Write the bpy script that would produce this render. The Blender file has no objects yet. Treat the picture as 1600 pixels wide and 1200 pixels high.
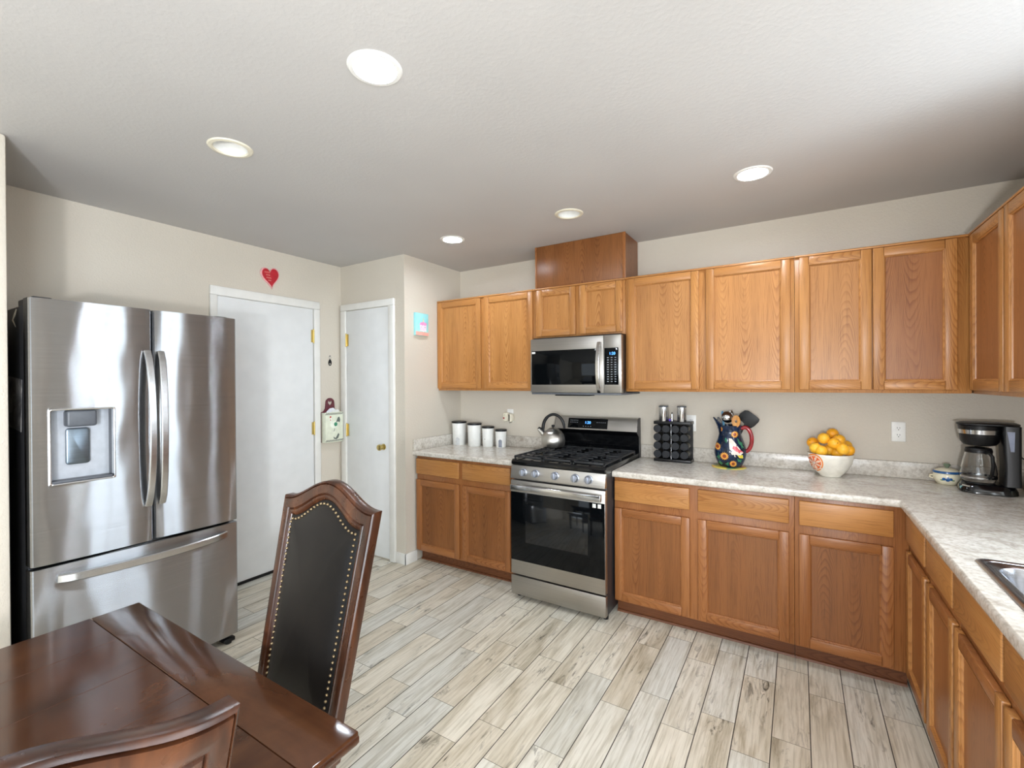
import bpy, bmesh, math, random
from mathutils import Vector, Matrix
random.seed(7)
S = bpy.context.scene
COL = S.collection
PI = math.pi

# ------------------------------------------------------------------ camera
cam_d = bpy.data.cameras.new('camera')
cam_d.sensor_width = 36.0
cam_d.lens = 36.0 * 718.93 / 1600.0
cam_d.clip_start = 0.02
cam = bpy.data.objects.new('camera', cam_d)
COL.objects.link(cam)
cam.matrix_world = Matrix(((0.8491517, 0.00277227, 0.52814175, 2.7071),
                           (0.52811484, 0.00691968, -0.84914476, -3.4367),
                           (-0.00600863, 0.99997222, 0.00441179, 1.4786),
                           (0, 0, 0, 1)))
S.camera = cam

# ------------------------------------------------------------------ room dimensions
ZC = 2.5193          # ceiling
XL = -0.7866         # wall with the entry door
YP = -0.7285         # wall with the pantry door
XR = 3.755           # wall with the sink window
YB = -7.0            # far end of the dining side, behind the camera

# ------------------------------------------------------------------ world, daylight, exposure
w = bpy.data.worlds.new('world')
S.world = w
w.use_nodes = True
wn = w.node_tree.nodes
wl = w.node_tree.links
sky = wn.new('ShaderNodeTexSky')
sky.sky_type = 'HOSEK_WILKIE'
sky.sun_direction = Vector((0.3, -0.6, 0.7)).normalized()
sky.turbidity = 3.0
wl.new(sky.outputs[0], wn['Background'].inputs[0])
wn['Background'].inputs[1].default_value = 1.0


def area(name, loc, aim, sx, sy, power, color):
    l = bpy.data.lights.new(name, 'AREA')
    l.shape = 'RECTANGLE'
    l.size = sx
    l.size_y = sy
    l.energy = power
    l.color = color
    o = bpy.data.objects.new(name, l)
    COL.objects.link(o)
    o.location = loc
    o.rotation_euler = Vector(aim).to_track_quat('-Z', 'Y').to_euler()
    return o


DAY = (0.80, 0.905, 1.0)
area('sink_window_daylight', (XR + 0.09, -1.645, 1.68), (-1, 0, -0.25), 0.74, 1.22, 36, DAY)
area('patio_door_daylight', (XR + 0.09, -4.85, 1.10), (-1, 0, -0.15), 1.7, 2.0, 195, DAY)
area('dining_window_daylight', (1.4, YB - 0.09, 1.35), (0, 1, 0), 2.6, 1.9, 45, DAY)
added_light = bpy.data.lights.new('unseen_added_light', 'POINT')  # added unseen light without a fixture, set along the end wall's shadow line
added_light.energy = 165
added_light.color = (0.97, 0.97, 1.0)
added_light.shadow_soft_size = 0.07
po = bpy.data.objects.new('unseen_added_light', added_light)
po.location = (2.75, -4.374, 1.25)
COL.objects.link(po)

S.view_settings.view_transform = 'Standard'
S.view_settings.look = 'None'
S.view_settings.gamma = 1.0
S.view_settings.use_curve_mapping = False
S.view_settings.exposure = 0.0
S.cycles.max_bounces = 8
S.cycles.diffuse_bounces = 5
S.cycles.glossy_bounces = 4
S.cycles.transmission_bounces = 8
S.cycles.caustics_reflective = False
S.cycles.caustics_refractive = False
S.cycles.use_denoising = True
S.cycles.sample_clamp_indirect = 6.0


# ------------------------------------------------------------------ materials
def sr(r, g, b):
    def f(c):
        c /= 255.0
        return c / 12.92 if c <= 0.04045 else ((c + 0.055) / 1.055) ** 2.4
    return (f(r), f(g), f(b), 1.0)


class Mat:
    def __init__(s, name, color=(200, 200, 200), rough=0.5, metal=0.0, **kw):
        s.m = bpy.data.materials.new(name)
        s.m.use_nodes = True
        s.n = s.m.node_tree.nodes
        s.l = s.m.node_tree.links
        s.b = s.n['Principled BSDF']
        s.set('Base Color', sr(*color))
        s.set('Roughness', rough)
        s.set('Metallic', metal)
        for k, v in kw.items():
            s.set(k.replace('_', ' '), v)

    def set(s, k, v):
        s.b.inputs[k].default_value = v

    def node(s, t, **kw):
        n = s.n.new('ShaderNode' + t)
        for k, v in kw.items():
            if k.startswith('i_'):
                n.inputs[k[2:].replace('_', ' ')].default_value = v
            else:
                setattr(n, k, v)
        return n

    def link(s, a, b):
        s.l.new(a, b)

    def coord(s, which='Object', scale=(1, 1, 1)):
        t = s.node('TexCoord')
        m = s.node('Mapping')
        m.inputs['Scale'].default_value = scale
        s.link(t.outputs[which], m.inputs['Vector'])
        return m.outputs['Vector']

    def noise(s, vec, scale=5, detail=3, rough=0.5, dist=0.0):
        n = s.node('TexNoise')
        n.inputs['Scale'].default_value = scale
        n.inputs['Detail'].default_value = detail
        n.inputs['Roughness'].default_value = rough
        n.inputs['Distortion'].default_value = dist
        s.link(vec, n.inputs['Vector'])
        return n.outputs['Fac']

    def ramp(s, fac, stops):
        r = s.node('ValToRGB')
        e = r.color_ramp.elements
        while len(e) < len(stops):
            e.new(0.5)
        for i, (p, c) in enumerate(stops):
            e[i].position = p
            e[i].color = sr(*c)
        s.link(fac, r.inputs['Fac'])
        return r.outputs['Color']

    def mix(s, a, b, fac, mode='MIX'):
        m = s.node('MixRGB', blend_type=mode)
        for i, v in ((0, fac), (1, a), (2, b)):
            if hasattr(v, 'is_linked'):
                s.link(v, m.inputs[i])
            else:
                m.inputs[i].default_value = v
        return m.outputs[0]

    def col(s, out):
        s.link(out, s.b.inputs['Base Color'])

    def bump(s, h, strength=0.2, dist=0.002):
        b = s.node('Bump')
        b.inputs['Strength'].default_value = strength
        b.inputs['Distance'].default_value = dist
        s.link(h, b.inputs['Height'])
        s.link(b.outputs['Normal'], s.b.inputs['Normal'])

    def roughvar(s, fac, lo, hi):
        m = s.node('MapRange')
        m.inputs['To Min'].default_value = lo
        m.inputs['To Max'].default_value = hi
        s.link(fac, m.inputs['Value'])
        s.link(m.outputs['Result'], s.b.inputs['Roughness'])


def plain(name, color, rough=0.5, metal=0.0, var=0.05, scale=30, **kw):
    """A plain finish with a faint procedural mottle."""
    M = Mat(name, color, rough, metal, **kw)
    f = M.noise(M.coord(), scale, 2)
    a = tuple(max(0, c * (1 - var)) for c in color)
    b = tuple(min(255, c * (1 + var)) for c in color)
    M.col(M.ramp(f, [(0.3, a), (0.7, b)]))
    return M.m


def wallpaint(name, color, bump=0.35, scale=95):
    M = Mat(name, color, 0.62)
    v = M.coord()
    n = M.noise(v, scale, 3, 0.55)
    big = M.noise(v, 1.3, 2)
    a = tuple(c * 0.975 for c in color)
    M.col(M.ramp(big, [(0.35, a), (0.65, color)]))
    r = M.node('MapRange')
    r.inputs['From Min'].default_value = 0.45
    r.inputs['From Max'].default_value = 0.62
    M.link(n, r.inputs['Value'])
    M.bump(r.outputs['Result'], bump, 0.0016)
    return M.m


def oak(name, axis, tones, rough=0.33, grain=1.0):
    """Flat-sawn oak: axis 'V' grain runs along z, 'H' along x+y. Glued-up boards with nested cathedral arches."""
    M = Mat(name, tones[1], rough)
    M.set('Specular IOR Level', 0.42)
    t = M.node('TexCoord')
    sp = M.node('SeparateXYZ')
    M.link(t.outputs['Object'], sp.inputs[0])

    def math_(op, a, b=None, c=None):
        n = M.node('Math', operation=op)
        for k_, v in enumerate((a, b, c)):
            if v is None:
                continue
            if hasattr(v, 'is_linked'):
                M.link(v, n.inputs[k_])
            else:
                n.inputs[k_].default_value = v
        return n.outputs[0]
    xy = math_('ADD', sp.outputs['X'], sp.outputs['Y'])
    oi = M.node('ObjectInfo')
    rn = math_('MULTIPLY', oi.outputs['Random'], 37.0)
    across, along = (xy, sp.outputs['Z']) if axis == 'V' else (sp.outputs['Z'], xy)
    u = math_('ADD', across, rn)

    def vec(su, sv, z=None):
        c = M.node('CombineXYZ')
        M.link(math_('MULTIPLY', u, su), c.inputs['X'])
        M.link(math_('MULTIPLY', along, sv), c.inputs['Y'])
        M.link(z if z is not None else rn, c.inputs['Z'])
        return c.outputs[0]
    BWD = 0.145
    q = math_('DIVIDE', u, BWD)
    idn = math_('FLOOR', q)
    wn_ = M.node('TexWhiteNoise', noise_dimensions='1D')
    M.link(idn, wn_.inputs['W'])
    rb = wn_.outputs['Value']
    bu = math_('SUBTRACT', math_('FRACT', q), math_('MULTIPLY_ADD', rb, 0.5, 0.25))
    sgn = math_('MULTIPLY_ADD', math_('GREATER_THAN', math_('FRACT', math_('MULTIPLY', rb, 7.31)), 0.5), 2.0, -1.0)
    bend = M.noise(vec(7, 2.2), 1.0, 2, 0.5)
    fine = M.noise(vec(40, 5.0), 1.0, 2, 0.5)
    par = math_('MULTIPLY', math_('MULTIPLY', bu, bu), math_('MULTIPLY', sgn, 1.9))
    h = math_('ADD', math_('ADD', along, par), math_('MULTIPLY_ADD', bend, 0.42, math_('MULTIPLY', fine, 0.035)))
    h = math_('MULTIPLY', math_('ADD', h, math_('MULTIPLY', rb, 5.0)), 1.0 / 0.052)
    line = math_('FRACT', h)
    lines = M.ramp(line, [(0.0, (255, 255, 255)), (0.50, (250, 248, 244)), (0.86, (206, 186, 166)), (0.94, (214, 198, 180)), (1.0, (255, 255, 255))])
    mask = M.ramp(M.noise(vec(6, 1.4), 1.0, 2), [(0.36, (60, 60, 60)), (0.62, (255, 255, 255))])
    board = M.ramp(wn_.outputs['Color'], [(0.0, tuple(c * 0.955 for c in tones[1])), (1.0, tuple(min(255, c * 1.035) for c in tones[1]))])
    broad = M.ramp(M.noise(vec(14, 0.8), 1.0, 3), [(0.3, tones[2]), (0.5, tones[1]), (0.72, tones[0])])
    base = M.mix(board, broad, 0.34)
    lm = M.mix((1, 1, 1, 1), lines, mask)
    c = M.mix(base, lm, 0.85 * grain, 'MULTIPLY')
    pores = M.noise(vec(260, 5.5), 1.0, 3, 0.6)
    pr = M.ramp(pores, [(0.30, (172, 150, 130)), (0.50, (255, 255, 255))])
    M.col(M.mix(c, pr, 0.55, 'MULTIPLY'))
    M.bump(pores, 0.08, 0.0005)
    return M.m


OAK = ((197, 146, 88), (182, 127, 71), (146, 95, 48))
OAKR = ((172, 117, 69), (156, 101, 57), (124, 77, 40))
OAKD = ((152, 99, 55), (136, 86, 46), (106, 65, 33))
oakV = oak('honey_oak_upright', 'V', OAK)
oakH = oak('honey_oak_level', 'H', OAK)
oakRV = oak('red_oak_upright', 'V', OAKR)
oakRH = oak('red_oak_level', 'H', OAKR)
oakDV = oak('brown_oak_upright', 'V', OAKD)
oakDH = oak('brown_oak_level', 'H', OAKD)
oakK = oak('shade_toned_oak_kick', 'H', ((128, 80, 48), (112, 68, 40), (86, 50, 29)), 0.45)  # kick and shoe oak darkened to paint in the shade under the cabinets

wall_m = wallpaint('greige_wall_paint', (210, 202, 188))
ceil_m = wallpaint('ceiling_paint', (195, 193, 191), 0.15, 60)
door_m = plain('white_door_paint', (226, 228, 228), 0.38, var=0.012, scale=8)
trim_m = plain('white_trim_paint', (228, 227, 222), 0.42, var=0.015, scale=12)


def make_floor_mat():
    M = Mat('wood_look_tile', (205, 197, 180), 0.34)
    at = M.node('Attribute', attribute_name='plank')
    t = M.node('TexCoord')
    sp = M.node('SeparateXYZ')
    M.link(t.outputs['Object'], sp.inputs[0])
    k = M.node('Math', operation='MULTIPLY')
    k.inputs[1].default_value = 61.0
    M.link(at.outputs['Fac'], k.inputs[0])

    def vec(su, sv, off=0.0):
        c = M.node('CombineXYZ')
        for o, s_, sock in (('X', su, 'X'), ('Y', sv, 'Y')):
            m = M.node('Math', operation='MULTIPLY')
            m.inputs[1].default_value = s_
            M.link(sp.outputs[o], m.inputs[0])
            M.link(m.outputs[0], c.inputs[sock])
        a = M.node('Math', operation='ADD')
        a.inputs[1].default_value = off
        M.link(k.outputs[0], a.inputs[0])
        M.link(a.outputs[0], c.inputs['Z'])
        return c.outputs[0]
    tone = M.ramp(M.noise(vec(11, 1.6), 1.0, 4, 0.6, 0.6),
                  [(0.24, (160, 151, 134)), (0.40, (210, 203, 188)), (0.54, (229, 224, 213)), (0.66, (222, 217, 205)), (0.78, (196, 199, 196))])
    streak = M.ramp(M.noise(vec(95, 4.2, 3.0), 1.0, 4, 0.65, 0.3), [(0.33, (176, 168, 150)), (0.55, (255, 255, 255))])
    c = M.mix(tone, streak, 0.5, 'MULTIPLY')
    scuff_n = M.noise(vec(26, 5.5, 9.0), 1.0, 5, 0.7, 1.0)
    scuff = M.ramp(scuff_n, [(0.30, (70, 68, 60)), (0.44, (255, 255, 255))])
    mask = M.ramp(M.noise(vec(3.0, 1.6, 17.0), 1.0, 2), [(0.42, (0, 0, 0)), (0.58, (255, 255, 255))])
    both = M.mix((1, 1, 1, 1), scuff, mask)
    c = M.mix(c, both, 0.95, 'MULTIPLY')
    pl = M.ramp(at.outputs['Fac'], [(0.0, (236, 231, 221)), (0.5, (250, 248, 242)), (1.0, (240, 244, 246))])
    c = M.mix(c, pl, 1.0, 'MULTIPLY')
    M.col(c)
    M.bump(M.noise(vec(60, 4), 1.0, 3), 0.15, 0.001)
    return M.m


floor_m = make_floor_mat()
grout_m = plain('dark_grout', (74, 68, 60), 0.8, var=0.1)


def make_laminate():
    M = Mat('stone_laminate', (200, 193, 182), 0.22)
    M.set('Specular IOR Level', 0.75)
    v = M.coord()
    a = M.ramp(M.noise(v, 9, 6, 0.68, 1.2), [(0.30, (176, 167, 155)), (0.45, (205, 199, 189)), (0.60, (217, 212, 203)), (0.76, (196, 189, 181))])
    b = M.ramp(M.noise(v, 70, 4, 0.6), [(0.36, (172, 162, 148)), (0.56, (255, 255, 255))])
    M.col(M.mix(a, b, 0.4, 'MULTIPLY'))
    return M.m


lam_m = make_laminate()


def steel(name, color=(190, 188, 185), rough=0.27, aniso=0.75, axis='Z', streak=(1.5, 1.5, 260)):
    M = Mat(name, color, rough, 1.0)
    if aniso:
        M.set('Anisotropic', aniso)
        tg = M.node('Tangent', direction_type='RADIAL', axis=axis)
        M.link(tg.outputs[0], M.b.inputs['Tangent'])
    f = M.noise(M.coord('Object', streak), 1.0, 3)
    M.roughvar(f, rough * 0.85, rough * 1.2)
    a = tuple(c * 0.95 for c in color)
    M.col(M.ramp(f, [(0.3, a), (0.7, color)]))
    return M.m




def brushed_sheet(name, color, rough, aniso, dent=0.0):
    """Brushed sheet steel: the brushing runs level, so reflections smear up and down."""
    M = Mat(name, color, rough, 1.0)
    g = M.node('BsdfAnisotropic')
    g.inputs['Roughness'].default_value = rough
    g.inputs['Anisotropy'].default_value = aniso
    tg = M.node('Tangent', direction_type='RADIAL', axis='Z')
    M.link(tg.outputs[0], g.inputs['Tangent'])
    f = M.noise(M.coord('Object', (1.5, 1.5, 260)), 1.0, 3)
    M.link(M.ramp(f, [(0.3, tuple(c * 0.95 for c in color)), (0.7, color)]), g.inputs['Color'])
    if dent:
        b = M.node('Bump')
        b.inputs['Strength'].default_value = dent
        b.inputs['Distance'].default_value = 0.012
        M.link(M.noise(M.coord('Object', (1, 7.0, 2.6)), 1.0, 1, 0.3), b.inputs['Height'])
        M.link(b.outputs['Normal'], g.inputs['Normal'])
    M.link(g.outputs[0], M.n['Material Output'].inputs['Surface'])
    return M.m


steel_f = brushed_sheet('fridge_steel', (180, 182, 185), 0.25, 0.82, 0.3)
steel_r = steel('range_steel', (178, 174, 168), 0.30, 0.6)
steel_p = steel('polished_steel', (205, 205, 205), 0.16, 0.0)
steel_h = steel('handle_steel', (200, 200, 200), 0.24, 0.0)
steel_k = steel('brushed_kettle_steel', (196, 192, 184), 0.32, 0.6)
knob_m = steel('satin_knob', (176, 182, 194), 0.42, 0.0)
sink_m = steel('sink_steel', (188, 192, 200), 0.22, 0.0)
chrome_m = steel('chrome', (225, 225, 228), 0.08, 0.0)
brass_m = steel('brass', (212, 190, 122), 0.3, 0.0)
case_m = plain('charcoal_case', (52, 52, 54), 0.38, 0.3)
black_m = plain('black_plastic', (14, 14, 16), 0.36, var=0.1, Specular_IOR_Level=0.35)
blackg_m = plain('black_gloss_enamel', (10, 11, 13), 0.12, var=0.1)
iron_m = plain('cast_iron', (30, 32, 35), 0.45, var=0.15)
glass_m = plain('dark_glass', (7, 9, 11), 0.06, var=0.1, Specular_IOR_Level=0.2)
glass2_m = plain('dark_window_glass', (16, 18, 20), 0.07, var=0.1)
grey_m = plain('grey_plastic', (178, 183, 190), 0.4, var=0.03)
greyd_m = plain('dark_grey_plastic', (88, 92, 98), 0.4, var=0.04)
white_m = plain('white_plastic', (236, 236, 232), 0.35, var=0.015)
ivory_m = plain('ivory_plastic', (230, 224, 204), 0.4, var=0.02)
red_m = plain('red_plastic', (170, 30, 34), 0.4)
cream_m = plain('cream_glaze', (232, 226, 200), 0.2, var=0.03)
bowl_m = plain('white_glaze', (236, 232, 220), 0.18, var=0.03)
blue_m = plain('blue_glaze', (36, 92, 150), 0.2, var=0.12)
purple_m = plain('violet_plastic', (74, 48, 170), 0.35)
dkhole_m = plain('slot_black', (26, 26, 28), 0.6)
paper_m = plain('white_paper', (232, 234, 240), 0.7, var=0.02)


def emit(name, color, strength):
    m = bpy.data.materials.new(name)
    m.use_nodes = True
    b = m.node_tree.nodes['Principled BSDF']
    b.inputs['Base Color'].default_value = sr(*color)
    b.inputs['Emission Color'].default_value = sr(*color)
    b.inputs['Emission Strength'].default_value = strength
    return m


lens_m = emit('lit_lens', (236, 245, 255), 200.0)
led_m = emit('blue_led_digits', (90, 170, 255), 2.2)
ledw_m = plain('pale_key_print', (150, 155, 162), 0.5)


def make_glass(name):
    M = Mat(name, (255, 255, 255), 0.02)
    M.set('Transmission Weight', 1.0)
    M.set('IOR', 1.45)
    return M.m


clear_m = make_glass('clear_glass')


def make_darkwood(name, a, b, c, rough=0.24, sc=(3, 26, 26)):
    M = Mat(name, b, rough)
    v = M.coord('Object', sc)
    f = M.noise(v, 1.0, 5, 0.62, 0.8)
    base = M.ramp(f, [(0.28, c), (0.5, b), (0.74, a)])
    blot = M.ramp(M.noise(M.coord(), 5, 4, 0.6, 0.5), [(0.28, (175, 168, 160)), (0.75, (255, 255, 255))])
    M.col(M.mix(base, blot, 0.7, 'MULTIPLY'))
    M.roughvar(M.noise(M.coord(), 14, 4), rough * 0.75, rough * 1.5)
    return M.m


tbl_m = make_darkwood('walnut_table_finish', (98, 63, 40), (80, 49, 31), (58, 35, 23), 0.11, (9, 2.2, 9))
tble_m = make_darkwood('walnut_board_end_finish', (98, 63, 40), (80, 49, 31), (58, 35, 23), 0.11, (2.2, 9, 9))
chair_m = make_darkwood('mahogany_chair_finish', (98, 58, 34), (68, 38, 23), (38, 21, 14), 0.26, (22, 22, 4))


def make_leather():
    M = Mat('black_leather', (24, 22, 21), 0.36)
    M.set('Specular IOR Level', 0.22)
    v = M.coord()
    vo = M.node('TexVoronoi')
    vo.inputs['Scale'].default_value = 420
    M.link(v, vo.inputs['Vector'])
    M.col(M.ramp(M.noise(v, 6, 3), [(0.3, (22, 20, 20)), (0.7, (33, 30, 28))]))
    M.bump(vo.outputs['Distance'], 0.15, 0.0006)
    return M.m


leather_m = make_leather()
nail_m = steel('antique_nail', (160, 142, 112), 0.36, 0.0)


def make_orange():
    M = Mat('orange_peel', (248, 168, 30), 0.38)
    v = M.coord()
    oi = M.node('ObjectInfo')
    base = M.ramp(oi.outputs['Random'], [(0.0, (255, 176, 30)), (1.0, (255, 208, 66))])
    M.col(M.mix(base, M.ramp(M.noise(v, 18, 3), [(0.3, (240, 220, 200)), (0.7, (255, 255, 255))]), 0.6, 'MULTIPLY'))
    vo = M.node('TexVoronoi')
    vo.inputs['Scale'].default_value = 300
    M.link(v, vo.inputs['Vector'])
    M.bump(vo.outputs['Distance'], 0.3, 0.0006)
    return M.m


orange_m = make_orange()


# ------------------------------------------------------------------ mesh building
BASE = {}


class MB:
    def __init__(s):
        s.bm = bmesh.new()

    def _mi(s, faces, mi):
        for f in faces:
            f.material_index = mi

    def box(s, x0, x1, y0, y1, z0, z1, bev=0.0, seg=2, mi=0):
        x0, x1 = min(x0, x1), max(x0, x1)
        y0, y1 = min(y0, y1), max(y0, y1)
        z0, z1 = min(z0, z1), max(z0, z1)
        bm = s.bm
        v = [bm.verts.new(p) for p in ((x0, y0, z0), (x1, y0, z0), (x1, y1, z0), (x0, y1, z0),
                                       (x0, y0, z1), (x1, y0, z1), (x1, y1, z1), (x0, y1, z1))]
        fs = [bm.faces.new([v[i] for i in q]) for q in ((3, 2, 1, 0), (4, 5, 6, 7), (0, 1, 5, 4), (1, 2, 6, 5), (2, 3, 7, 6), (3, 0, 4, 7))]
        s._mi(fs, mi)
        if bev > 0:
            b = min(bev, (x1 - x0) * 0.49, (y1 - y0) * 0.49, (z1 - z0) * 0.49)
            es = list({e for f in fs for e in f.edges})
            r = bmesh.ops.bevel(bm, geom=es, offset=b, segments=seg, affect='EDGES', profile=0.5)
            s._mi(r['faces'], mi)
        return s

    def loft(s, loops, cap0=True, cap1=True, closed=True, ring=False, mi=0):
        bm = s.bm
        L = [[bm.verts.new(p) for p in lp] for lp in loops]
        n = len(L[0])
        fs = []
        pairs = list(zip(L, L[1:]))
        if ring:
            pairs.append((L[-1], L[0]))
        for a, b in pairs:
            for i in range(n if closed else n - 1):
                j = (i + 1) % n
                fs.append(bm.faces.new((a[i], a[j], b[j], b[i])))
        if cap0 and not ring:
            fs.append(bm.faces.new(L[0][::-1]))
        if cap1 and not ring:
            fs.append(bm.faces.new(L[-1]))
        s._mi(fs, mi)
        return s

    def lathe(s, prof, c=(0, 0, 0), seg=32, axis='z', mi=0, cap0=True, cap1=True):
        loops = []
        for r, h in prof:
            r = max(r, 1e-5)
            lp = []
            for i in range(seg):
                a = 2 * PI * i / seg
                p, q = r * math.cos(a), r * math.sin(a)
                v = {'z': (p, q, h), 'y': (p, h, q), 'x': (h, p, q)}[axis]
                lp.append((v[0] + c[0], v[1] + c[1], v[2] + c[2]))
            loops.append(lp)
        return s.loft(loops, cap0, cap1, mi=mi)

    def cyl(s, c, r, h, axis='z', seg=24, bev=0.0, mi=0, r2=None):
        r2 = r if r2 is None else r2
        if bev:
            pr = [(r - bev, 0), (r, bev), (r2, h - bev), (r2 - bev, h)]
        else:
            pr = [(r, 0), (r2, h)]
        return s.lathe(pr, c, seg, axis, mi)

    def prism(s, poly, a, b, axis='z', bev=0.0, mi=0):
        def P(p, h):
            return {'z': (p[0], p[1], h), 'y': (p[0], h, p[1]), 'x': (h, p[0], p[1])}[axis]
        n0 = len(s.bm.faces)
        s.loft([[P(p, a) for p in poly], [P(p, b) for p in poly]], mi=mi)
        if bev:
            s.bm.faces.ensure_lookup_table()
            caps = s.bm.faces[-2:]
            es = list({e for f in caps for e in f.edges})
            r = bmesh.ops.bevel(s.bm, geom=es, offset=bev, segments=2, affect='EDGES', profile=0.5)
            s._mi(r['faces'], mi)
        return s

    def sweep(s, pts, prof, up=(0, 0, 1), mi=0, closed=False, scale=None):
        """prof: list of (side, up) offsets."""
        pts = [Vector(p) for p in pts]
        up = Vector(up)
        loops = []
        n = len(pts)
        for i, p in enumerate(pts):
            if closed:
                t = pts[(i + 1) % n] - pts[i - 1]
            else:
                t = pts[min(i + 1, n - 1)] - pts[max(i - 1, 0)]
            t.normalize()
            sd = t.cross(up)
            if sd.length < 1e-6:
                sd = Vector((1, 0, 0))
            sd.normalize()
            u2 = sd.cross(t).normalized()
            k = scale[i] if scale else 1.0
            loops.append([tuple(p + sd * a * k + u2 * b * k) for a, b in prof])
        return s.loft(loops, True, True, ring=closed, mi=mi)

    def tube(s, pts, r, seg=10, up=(0, 0, 1), mi=0, closed=False, scale=None):
        prof = [(r * math.cos(2 * PI * i / seg), r * math.sin(2 * PI * i / seg)) for i in range(seg)]
        return s.sweep(pts, prof, up, mi, closed, scale)

    def bar(s, pts, w, t, up=(0, 0, 1), bev=0.003, mi=0):
        a, b = w / 2, t / 2
        c = min(bev, a * 0.9, b * 0.9)
        prof = [(-a + c, -b), (a - c, -b), (a, -b + c), (a, b - c), (a - c, b), (-a + c, b), (-a, b - c), (-a, -b + c)]
        return s.sweep(pts, prof, up, mi)

    def ball(s, c, r, seg=20, sz=1.0, mi=0):
        pr = []
        n = seg // 2
        for i in range(n + 1):
            a = -PI / 2 + PI * i / n
            pr.append((r * math.cos(a), r * sz * math.sin(a)))
        return s.lathe(pr, c, seg, 'z', mi)

    def xform(s, m, n0=0):
        s.bm.verts.ensure_lookup_table()
        for v in s.bm.verts[n0:]:
            v.co = m @ v.co
        return s

    def build(s, name, mat, parent=None, ang=35, weld=False):
        bm = s.bm
        if weld:
            bmesh.ops.remove_doubles(bm, verts=bm.verts, dist=1e-5)
        bmesh.ops.recalc_face_normals(bm, faces=bm.faces)
        if parent is not None:
            base = BASE[parent.name]
        else:
            xs = [v.co for v in bm.verts]
            base = Vector(((min(v.x for v in xs) + max(v.x for v in xs)) / 2, (min(v.y for v in xs) + max(v.y for v in xs)) / 2, min(v.z for v in xs)))
        for v in bm.verts:
            v.co -= base
        me = bpy.data.meshes.new(name)
        bm.to_mesh(me)
        bm.free()
        for m in (mat if isinstance(mat, (list, tuple)) else [mat]):
            me.materials.append(m)
        me.shade_smooth()
        me.set_sharp_from_angle(angle=math.radians(ang))
        o = bpy.data.objects.new(name, me)
        COL.objects.link(o)
        if parent is not None:
            o.parent = parent
            BASE[o.name] = BASE[parent.name]
        else:
            o.location = base
            BASE[o.name] = base
        return o


def thing(name, label, cat, loc=(0, 0, 0), rotz=None, group=None):
    """Empty at the base. With rotz the parts are written in local coordinates, else in room coordinates."""
    o = bpy.data.objects.new(name, None)
    COL.objects.link(o)
    o.location = loc
    o.empty_display_size = 0.1
    if rotz is not None:
        o.rotation_euler = (0, 0, rotz)
        BASE[o.name] = Vector((0, 0, 0))
    else:
        BASE[o.name] = Vector(loc)
    return tag(o, label, cat, group)


def tag(o, label, cat, group=None):
    o['label'] = label
    o['category'] = cat
    if group:
        o['group'] = group
    return o


def struct(o):
    o['kind'] = 'structure'
    return o


def copy_thing(root, loc, label, rotz=None):
    c = root.copy()
    COL.objects.link(c)
    c.location = loc
    if rotz is not None:
        c.rotation_euler = (0, 0, rotz)
    c['label'] = label
    BASE[c.name] = BASE[root.name]
    for ch in list(root.children):
        d = ch.copy()
        COL.objects.link(d)
        d.parent = c
        BASE[d.name] = BASE[ch.name]
        for g in list(ch.children):
            h = g.copy()
            COL.objects.link(h)
            h.parent = d
            BASE[h.name] = BASE[g.name]
    return c


def cut(o, mb):
    """Subtract a closed shape from an object's mesh (both in the same local space)."""
    me = bpy.data.meshes.new('cutter')
    bmesh.ops.recalc_face_normals(mb.bm, faces=mb.bm.faces)
    for v in mb.bm.verts:
        v.co -= BASE[o.name]
    mb.bm.to_mesh(me)
    mb.bm.free()
    c = bpy.data.objects.new('cutter', me)
    COL.objects.link(c)
    c.matrix_world = Matrix.Identity(4)
    par = o.parent
    loc = o.location.copy()
    o.parent = None
    o.location = (0, 0, 0)
    m = o.modifiers.new('cut', 'BOOLEAN')
    m.object = c
    m.operation = 'DIFFERENCE'
    m.solver = 'EXACT'
    dg = bpy.context.evaluated_depsgraph_get()
    new = bpy.data.meshes.new_from_object(o.evaluated_get(dg))
    o.modifiers.clear()
    o.data = new
    o.parent = par
    o.location = loc
    bpy.data.objects.remove(c)
    new.shade_smooth()
    new.set_sharp_from_angle(angle=math.radians(30))


def rrect(x0, x1, y0, y1, r, n=5):
    P = []
    for cx, cy, a0 in ((x1 - r, y1 - r, 0), (x0 + r, y1 - r, PI / 2), (x0 + r, y0 + r, PI), (x1 - r, y0 + r, 1.5 * PI)):
        for i in range(n + 1):
            a = a0 + PI / 2 * i / n
            P.append((cx + r * math.cos(a), cy + r * math.sin(a)))
    return P


def text_mesh(body, size, name, mat, parent, matrix, extr=0.0003):
    cu = bpy.data.curves.new('txt', 'FONT')
    cu.body = body
    cu.size = size
    cu.align_x = 'CENTER'
    cu.align_y = 'CENTER'
    cu.extrude = extr
    t = bpy.data.objects.new('txt', cu)
    COL.objects.link(t)
    dg = bpy.context.evaluated_depsgraph_get()
    me = bpy.data.meshes.new_from_object(t.evaluated_get(dg))
    bpy.data.objects.remove(t)
    me.transform(Matrix.Translation(-BASE[parent.name]) @ matrix)
    me.materials.clear()
    me.materials.append(mat)
    o = bpy.data.objects.new(name, me)
    COL.objects.link(o)
    o.parent = parent
    BASE[o.name] = BASE[parent.name]
    return o


FACE_Y = lambda x, y, z: Matrix.Translation((x, y, z)) @ Matrix.Rotation(PI / 2, 4, 'X')          # reads from -y

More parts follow.
